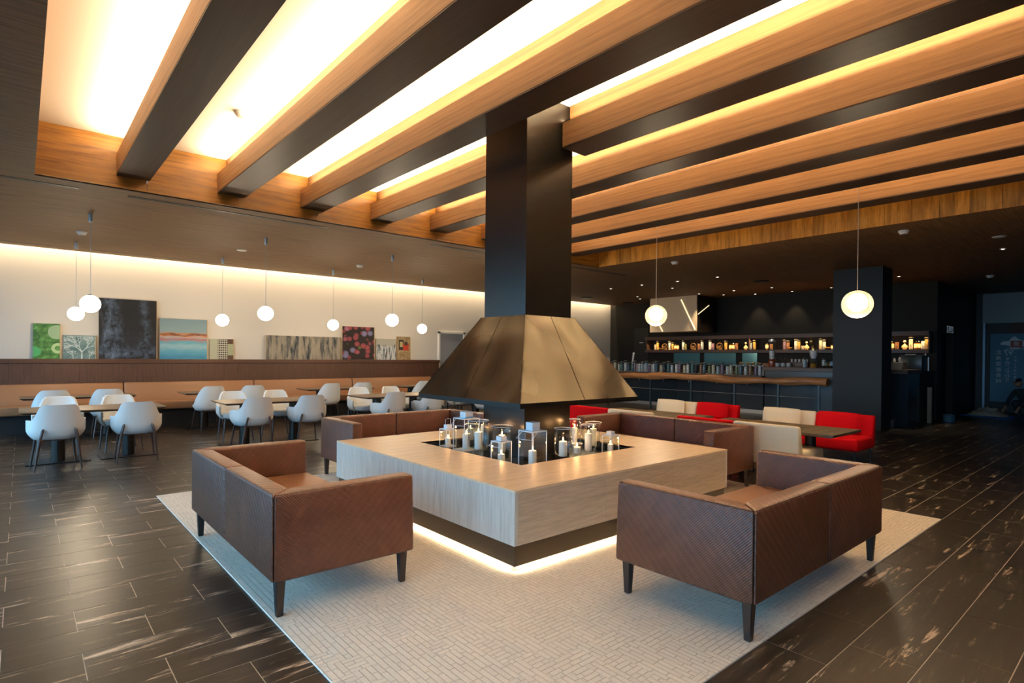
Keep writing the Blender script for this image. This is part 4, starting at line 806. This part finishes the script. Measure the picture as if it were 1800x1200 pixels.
for nm, x0, x1, z1, fn, lab in PT:
    t = empty(nm, (x0, 13.31, 1.287), 0, lab, 'painting', 'paintings on the ledge'); t.rotation_euler = (R(-1.5), 0, 0); W_, H_ = x1 - x0, z1 - 1.287
    MB().box((0, .002, 0), (W_, .03, H_)).build('stretcher', M_EDGE, t); MB().box((0, 0, 0), (W_ - .012, .002, H_)).build('canvas', canvas_mat(nm + '_paint', fn), t)
    if fn is c_green:
        for cx_, cz_, r0, r1, c_ in ((.86 * W_, .76 * H_, 0, .13, (.32, .46, .26)), (.90 * W_, .30 * H_, .045, .095, (.45, .62, .30)), (.06 * W_, .62 * H_, .05, .075, (.03, .12, .03)), (.06 * W_, .2 * H_, 0, .09, (.08, .42, .14))):
            vs_ = []; fs = []; n = 28
            for i in range(n):
                a = 2 * math.pi * i / n
                for r_ in (max(r0, .0005), r1): vs_.append((min(max(cx_ + r_ * math.cos(a), 0), W_ - .014), -.001, cz_ + r_ * math.sin(a)))
            for i in range(n): fs.append((2 * i, 2 * i + 1, (2 * i + 3) % (2 * n), (2 * i + 2) % (2 * n)))
            MB().add(vs_, fs).build('painted_ring', mat('paint_%0.2f' % c_[1], c_, .7), t)
    if fn is c_teal:
        g = MB(); rt_ = random.Random(3)
        def br(x, z, a, l, w_, d_):
            x2, z2 = x + l * math.sin(a), z + l * math.cos(a); x2 = min(max(x2, .01), W_ - .02); z2 = min(z2, H_ - .01)
            nx, nz = math.cos(a) * w_, -math.sin(a) * w_; g.add([(x - nx, -.001, z - nz), (x + nx, -.001, z + nz), (x2 + nx * .6, -.001, z2 + nz * .6), (x2 - nx * .6, -.001, z2 - nz * .6)], [(0, 1, 2, 3)])
            if d_: 
                for k in range(3): br(x2, z2, a + rt_.uniform(-.8, .8), l * rt_.uniform(.68, .9), w_ * .66, d_ - 1)
        br(.56 * W_, 0, 0, .13, .012, 6); br(.3 * W_, 0, -.05, .05, .006, 4); br(.78 * W_, 0, .05, .05, .006, 4); g.build('painted_tree', mat('paint_white', (.62, .70, .68), .7), t)

# ================================================================== CEILING FITTINGS
def fit(px_list, name, label_fn, mk, cat, group):
    pr = None
    for k, (x, y, z) in enumerate(px_list):
        if pr is None: o = pr = mk(); o.location = (x, y, z)
        else: o = copy_tree(pr, (x, y, z), 0)
        tag(o, label_fn(k), cat, group)
def mk_smoke():
    t = empty('smoke_detector'); MB().lathe([(.035, -.055), (.05, -.05), (.055, -.03), (.07, -.02), (.07, 0)], 18).build('housing', M_RAW, t, smooth=True); MB().lathe([(.042, -.0562), (.042, -.0552)], 14).build('grille', mat('grille_grey', (.2, .2, .2), .6), t); return t
fit([(1.66, 6.10, ZU), (.70, 10.99, ZC), (5.32, 11.03, ZC), (9.59, 6.31, ZC), (9.60, 2.53, ZC), (16.0, 2.6, ZC)], '', lambda k: 'round white smoke detector ' + ['on the raised ceiling between the first two beams', 'above the leftmost pendants', 'between the third pair of pendants', 'above the left gauze pendant, beside the cedar boards', 'right of the right gauze pendant, beside the cedar boards', 'near the corridor at the far right'][k], mk_smoke, 'detector', 'smoke detectors')
def mk_disc():
    t = empty('ceiling_speaker'); MB().lathe([(.075, -.012), (.085, -.006), (.085, 0)], 20).build('trim_ring', M_RAW, t, smooth=True); MB().lathe([(.06, -.0135), (.06, -.012)], 16).build('grille', M_RAW, t); return t
fit([(2.99, 10.92, ZC), (11.07, 1.70, ZC)], '', lambda k: ['round flush ceiling disc left of the second front pendant', 'round flush ceiling disc at the far right'][k], mk_disc, 'ceiling disc', 'flush ceiling discs')
dl = [(12.12, 9.96), (12.05, 8.89), (12.07, 7.86), (12.07, 6.81), (14.29, 10.7), (14.9, 11.06), (14.87, 8.96), (15.6, 8.6), (13.16, 8.72), (14.81, 7.86), (14.85, 6.84), (16.05, 7.87), (16.05, 6.83), (14.79, 3.98), (15.9, 5.78), (12.31, 1.84)]
def mk_down():
    t = empty('downlight'); MB().lathe([(.045, -.008), (.052, 0)], 14).build('bezel', M_RAW, t, smooth=True); MB().lathe([(.022, -.009), (.022, -.0085)], 12).build('lens', M_DLIT, t); return t
fit([(x, y, ZC) for x, y in dl], '', lambda k: 'small lit downlight in the dark ceiling ' + ('far right of the pillar' if k == 15 else 'over the bar'), mk_down, 'downlight', 'small downlights over the bar')
for o in list(bpy.data.objects):
    if o.get('label') == 'small lit downlight in the dark ceiling far right of the pillar': o['group'] = 'downlight by the corridor'
for x, y in dl: spot('downlight_beam', (x, y, ZC - .02), 14 if x > 15.5 else 34 if x > 13 else 10, WARM2, 75)
def slot(x0, x1, y, w_, label, g):
    t = empty('linear_diffuser', (x0, y, ZC), 0, label, 'air vent', g); L_ = x1 - x0
    MB().box((0, -w_ / 2, -.004), (L_, w_ / 2, 0)).build('slot', M_TOE, t); MB().box((0, -w_ / 2 - .008, -.006), (L_, -w_ / 2, 0)).build('lip', mat('slot_lip', (.28, .26, .22), .4, .5), t)
for x0, x1, s_ in ((-2.2, .49, 'leftmost'), (.95, 3.38, 'second, under the leftmost beam ends'), (5.2, 7.6, 'third, left of the flue'), (8.2, 10.45, 'fourth, right of the flue')): slot(x0, x1, 8.12, .075, 'black slot air vent beside the cedar fascia, ' + s_, 'slot vents by the fascia')
for x0, x1, s_ in ((-2.2, .48, 'leftmost'), (.95, 3.36, 'second from the left'), (5.19, 7.57, 'third from the left'), (7.96, 10.1, 'fourth, above the door')): slot(x0, x1, 12.86, .025, 'thin slot vent along the painting wall, ' + s_, 'slot vents by the painting wall')
def mk_rv():
    t = empty('round_vent'); MB().lathe([(.10, -.03), (.17, -.025), (.19, -.008), (.19, 0)], 24).build('cone', M_BLK, t, smooth=True); MB().lathe([(.20, -.004), (.20, 0)], 24).build('flange', M_BLK, t); return t
fit([(13.47, 12.04, ZC), (15.6, 12.1, ZC), (13.47, 6.46, ZC)], '', lambda k: 'round black ceiling vent ' + ['above the lit wall right of the flue', 'in the far corner of the ceiling', 'over the bar, right of the light box'][k], mk_rv, 'air vent', 'round black vents')

# ================================================================== CANDLES AND LANTERNS IN THE WELL
ZW = .491
def candle(x, y, r_, h_, label, z=ZW, lit=True):
    t = empty('pillar_candle', (x, y, z), 0, label, 'candle', 'white pillar candles in the hearth well')
    MB().lathe([(r_, 0), (r_, h_ - .006), (r_ * .9, h_), (r_ * .5, h_ - .006), (.001, h_ - .008)], 16).build('wax', M_WAX, t, smooth=True); MB().tube([(0, 0, h_ - .008), (0, 0, h_ + .008)], .0015, 5).build('wick', M_BLK, t)
    if lit:
        MB().lathe([(.001, h_ + .004), (.0055, h_ + .012), (.005, h_ + .018), (.001, h_ + .034)], 8, cap=False).build('flame', M_FLAME, t, smooth=True); point('candle_glow', (x, y, z + h_ + .05), .35, (1, .5, .2), .008)
def hurricane(x, y, r_, h_, label, flare=1.0, ch=.18, cr=.034):
    t = empty('hurricane_glass', (x, y, ZW), 0, label, 'candle holder', 'clear glass hurricane lamps'); th = .003
    out = [(r_ * .62, 0), (r_ * .60, .012), (r_ * .35, .022), (r_ * .40, .032), (r_ * .80, .045), (r_, .08), (r_, h_ * .7), (r_ * (.96 if flare == 1 else .98), h_ * .88), (r_ * flare, h_)]
    MB().lathe(out + [(a - th, b_) for a, b_ in reversed(out[5:])] + [(r_ * .5, .05), (.001, .048)], 24, cap=False).build('glass_body', M_GLASS, t, smooth=True, ang=60)
    MB().tube([((r_ * flare - .001) * math.cos(2 * math.pi * k / 24), (r_ * flare - .001) * math.sin(2 * math.pi * k / 24), h_) for k in range(25)], .0022, 5).build('rim', mat('glass_rim', (.75, .78, .80), .08, spec=.9), t)
    candle(x, y, cr, ch, 'white candle inside the ' + label, ZW + .05)
def lantern(x, y, s_, zb, zc, label, ch, handle='down', n_c=1):
    """x, y = corner nearest the viewer"""
    t = empty('lantern', (x, y, ZW), 0, label, 'lantern', 'white metal lanterns'); p = .0055; hb = zb - ZW; hc = zc - ZW
    MB().box((0, 0, 0), (s_, s_, .008)).build('base', M_LANT, t)
    for a in (0, s_ - p):
        for b_ in (0, s_ - p): MB().box((a, b_, .008), (a + p, b_ + p, hb - .008)).build('post', M_LANT, t)
    ring(MB(), 0, s_, 0, s_, .012, hb - .009, hb).build('top_frame', M_LANT, t)
    c = s_ / 2; k = s_ * .25
    MB().box((.012, .012, hb - .004), (s_ - .012, s_ - .012, hb - .001)).build('roof', M_LANT, t); MB().box((c - k, c - k, hb), (c + k, c + k, hc)).build('chimney_cap', M_LANT, t, bevel=.002, seg=1)
    for a, b_, a2, b2 in ((p, .002, s_ - p, .004), (p, s_ - .004, s_ - p, s_ - .002)): MB().box((a, b_, .008), (a2, b2, hb - .009)).build('pane', M_GLASS, t)
    for a, b_ in ((.002, .004), (s_ - .004, s_ - .002)): MB().box((a, p, .008), (b_, s_ - p, hb - .009)).build('pane', M_GLASS, t)
    if handle == 'up': MB().tube([(c - k, c, hb), (c - k, c, hc + .055), (c, c, hc + .062), (c + k, c, hc + .055), (c + k, c, hb)], .0025, 6).build('handle', M_LANT, t)
    else: MB().tube([(-.002, s_ * .7, hb - .006), (-.030, s_ * .95, hb * .79), (-.034, s_ * .45, hb * .78), (-.016, -.016, hb * .79), (s_ * .32, -.003, hb - .006)], .002, 6).build('handle', M_LANT, t)
    candle(x + c, y + c, s_ * (.2 if s_ > .14 else .24), ch, 'white candle inside the ' + label, ZW + .0085)
lantern(3.24, 4.755, .125, .672, .712, 'small white lantern with raised handle, leftmost in the well', .075, 'up')
lantern(3.23, 4.435, .185, .808, .868, 'tall white lantern on the left of the well', .15)
hurricane(3.56, 4.78, .06, .21, 'small hurricane glass behind the tall left lantern', ch=.12, cr=.034)
hurricane(3.26, 4.25, .098, .32, 'big round hurricane glass right of the tall left lantern', ch=.16, cr=.037)
hurricane(3.60, 4.60, .08, .34, 'tall hurricane glass at the back left against the flue', ch=.17)
hurricane(3.31, 3.965, .085, .29, 'flared hurricane glass behind the smallest lantern', 1.18, .16)
lantern(3.085, 3.715, .13, .685, .725, 'smallest white lantern left of the front corner', .07)
lantern(3.16, 3.40, .17, .800, .868, 'largest white lantern at the front corner of the well', .13)
hurricane(3.62, 3.495, .08, .295, 'wide hurricane glass right of the front lantern', ch=.13, cr=.036)
hurricane(3.84, 3.53, .048, .135, 'short glass votive between two hurricanes on the right', ch=.055, cr=.032)
hurricane(4.02, 3.555, .072, .29, 'tall hurricane glass on the right side of the well', ch=.16)
hurricane(4.01, 3.72, .055, .33, 'narrow hurricane glass against the flue on the right', ch=.2, cr=.026)
hurricane(4.28, 3.72, .068, .28, 'flared hurricane glass behind the rightmost lantern', 1.2, .17)
lantern(4.235, 3.455, .118, .672, .705, 'white lantern at the right end of the well', .08, 'down')

# ================================================================== FAR RIGHT: tarp, cloth heap, crouching person
t = MB().hexa([(18.0, 2.55, .001), (19.0, 2.4, .001), (19.6, 3.35, .001), (18.4, 3.55, .001)], [(18.0, 2.55, .008), (19.0, 2.4, .008), (19.6, 3.35, .008), (18.4, 3.55, .008)]).build('tarpaulin', mat('blue_tarp', (.02, .18, .80), .5)); tag(t, 'blue tarpaulin spread on the floor by the far entrance', 'tarp')
hp = MB(); rc = random.Random(5); n = 14
vv = [(.30 * (i / n * 2 - 1), .42 * (j / n * 2 - 1), max(0, .17 * (1 - (i / n * 2 - 1) ** 2) * (1 - (j / n * 2 - 1) ** 2) * (.6 + .8 * rc.random()))) for i in range(n + 1) for j in range(n + 1)]
hp.add(vv, [(i * (n + 1) + j, (i + 1) * (n + 1) + j, (i + 1) * (n + 1) + j + 1, i * (n + 1) + j + 1) for i in range(n) for j in range(n)])
tag(hp.build('cloth_heap', mat('linen', (.45, .38, .28), .9), loc=(18.75, 3.05, .0095), smooth=True, ang=80), 'crumpled cream cloth heap on the blue tarpaulin', 'cloth')
def skin(name, verts, edges, radii, m_, parent, sub=2):
    me = bpy.data.meshes.new(name); me.from_pydata(verts, edges, []); o = bpy.data.objects.new(name, me); col.objects.link(o); o.parent = parent
    md = o.modifiers.new('s', 'SKIN'); md.use_smooth_shade = True
    for i, r_ in enumerate(radii): me.skin_vertices[0].data[i].radius = (r_, r_)
    me.skin_vertices[0].data[0].use_root = True
    s2 = o.modifiers.new('u', 'SUBSURF'); s2.levels = s2.render_levels = sub; me.materials.append(m_); return o
pp = empty('person', (18.35, 2.18, .009), R(60), 'person in dark clothes crouching over the tarpaulin at the right edge', 'person')
cloth = mat('dark_workwear', (.015, .025, .032), .8); skn = mat('skin', (.30, .16, .10), .6)
V = [(0, 0, .36), (0, .10, .52), (0, .22, .66), (0, .30, .74), (.10, .05, .34), (.14, .34, .42), (.14, .16, .10), (.14, .20, .04), (.14, .32, .03), (-.10, .05, .34), (-.14, .34, .42), (-.14, .16, .10), (-.14, .20, .04), (-.14, .32, .03), (.17, .26, .66), (.22, .38, .46), (.16, .52, .34), (-.17, .26, .66), (-.22, .38, .46), (-.16, .52, .34)]
E_ = [(0, 1), (1, 2), (2, 3), (0, 4), (4, 5), (5, 6), (6, 7), (7, 8), (0, 9), (9, 10), (10, 11), (11, 12), (12, 13), (2, 14), (14, 15), (15, 16), (2, 17), (17, 18), (18, 19)]
skin('clothed_body', V, E_, [.15, .14, .14, .07, .10, .075, .045, .04, .035, .10, .075, .045, .04, .035, .06, .045, .033, .06, .045, .033], cloth, pp)
skin('head', [(0, .33, .78), (0, .40, .86), (0, .45, .90)], [(0, 1), (1, 2)], [.05, .095, .08], skn, pp); skin('hair', [(0, .36, .91), (0, .42, .96)], [(0, 1)], [.085, .075], mat('black_hair', (.01, .008, .007), .7), pp)
MB().tube([(0, .515, .905), (0, .545, .885), (0, .525, .875)], [.008, .014, .008], 6).build('nose', skn, pp)
for s_ in (-1, 1):
    MB().sphere((s_ * .033, .51, .915), .009, 8, 6).build('eye', mat('eye_dark', (.02, .02, .02), .3), pp); MB().sphere((s_ * .088, .40, .885), .02, 8, 6).build('ear', skn, pp)
    hv = [(s_ * .16, .53, .33), (s_ * .155, .58, .28), (s_ * .155, .61, .25)]; hE = [(0, 1), (1, 2)]; hr = [.022, .030, .026]
    for f_ in range(4):
        dx = -.024 + .016 * f_; b0 = len(hv); hv += [(s_ * .155 + dx, .635, .225), (s_ * .155 + dx, .645, .195 - .004 * (f_ in (1, 2))), (s_ * .155 + dx, .64, .17)]; hE += [(2, b0), (b0, b0 + 1), (b0 + 1, b0 + 2)]; hr += [.009, .008, .007]
    b0 = len(hv); hv += [(s_ * .155 - s_ * .035, .585, .25), (s_ * .155 - s_ * .045, .605, .22)]; hE += [(1, b0), (b0, b0 + 1)]; hr += [.010, .009]
    skin('hand', hv, hE, hr, skn, pp, 1)
# small things by the right end of the bar
t = MB().box((15.45, 3.5, 0), (15.53, 3.58, .80)).build('bollard_strip', mat('brass_strip', (.25, .19, .12), .5)); tag(t, 'slim tan strip standing against the end of the bar', 'strip')
t = MB().box((13.6, 3.78, 0), (13.9, 4.12, .16)).build('pale_crate', mat('crate_grey', (.26, .27, .28), .6), bevel=.01); tag(t, 'low grey crate on the floor behind the pillar', 'crate')
t = MB().lathe([(.09, 0), (.11, .02), (.12, .17), (.125, .18)], 16).build('small_bin', mat('bin_blue', (.06, .14, .20), .3), loc=(15.95, 3.28, 0), smooth=True); tag(t, 'small blue-grey bucket on the floor at the corner of the bar', 'bucket')

# ================================================================== give look-alikes an ordinal so that every label singles one thing out
bpy.context.view_layer.update()
words = ['first', 'second', 'third', 'fourth', 'fifth', 'sixth', 'seventh', 'eighth', 'ninth', 'tenth', 'eleventh', 'twelfth', 'thirteenth', 'fourteenth', 'fifteenth', 'sixteenth']
bylab = {}
for o in bpy.data.objects:
    if o.get('label') and o.parent is None: bylab.setdefault(o['label'], []).append(o)
for lab, os_ in bylab.items():
    if len(os_) < 2: continue
    os_.sort(key=lambda o: -(o.location.x * rx.x + o.location.y * rx.y) / (o.location.x * fw.x + o.location.y * fw.y))
    for k, o in enumerate(os_): o['label'] = '%s, %s from right' % (lab, words[k])
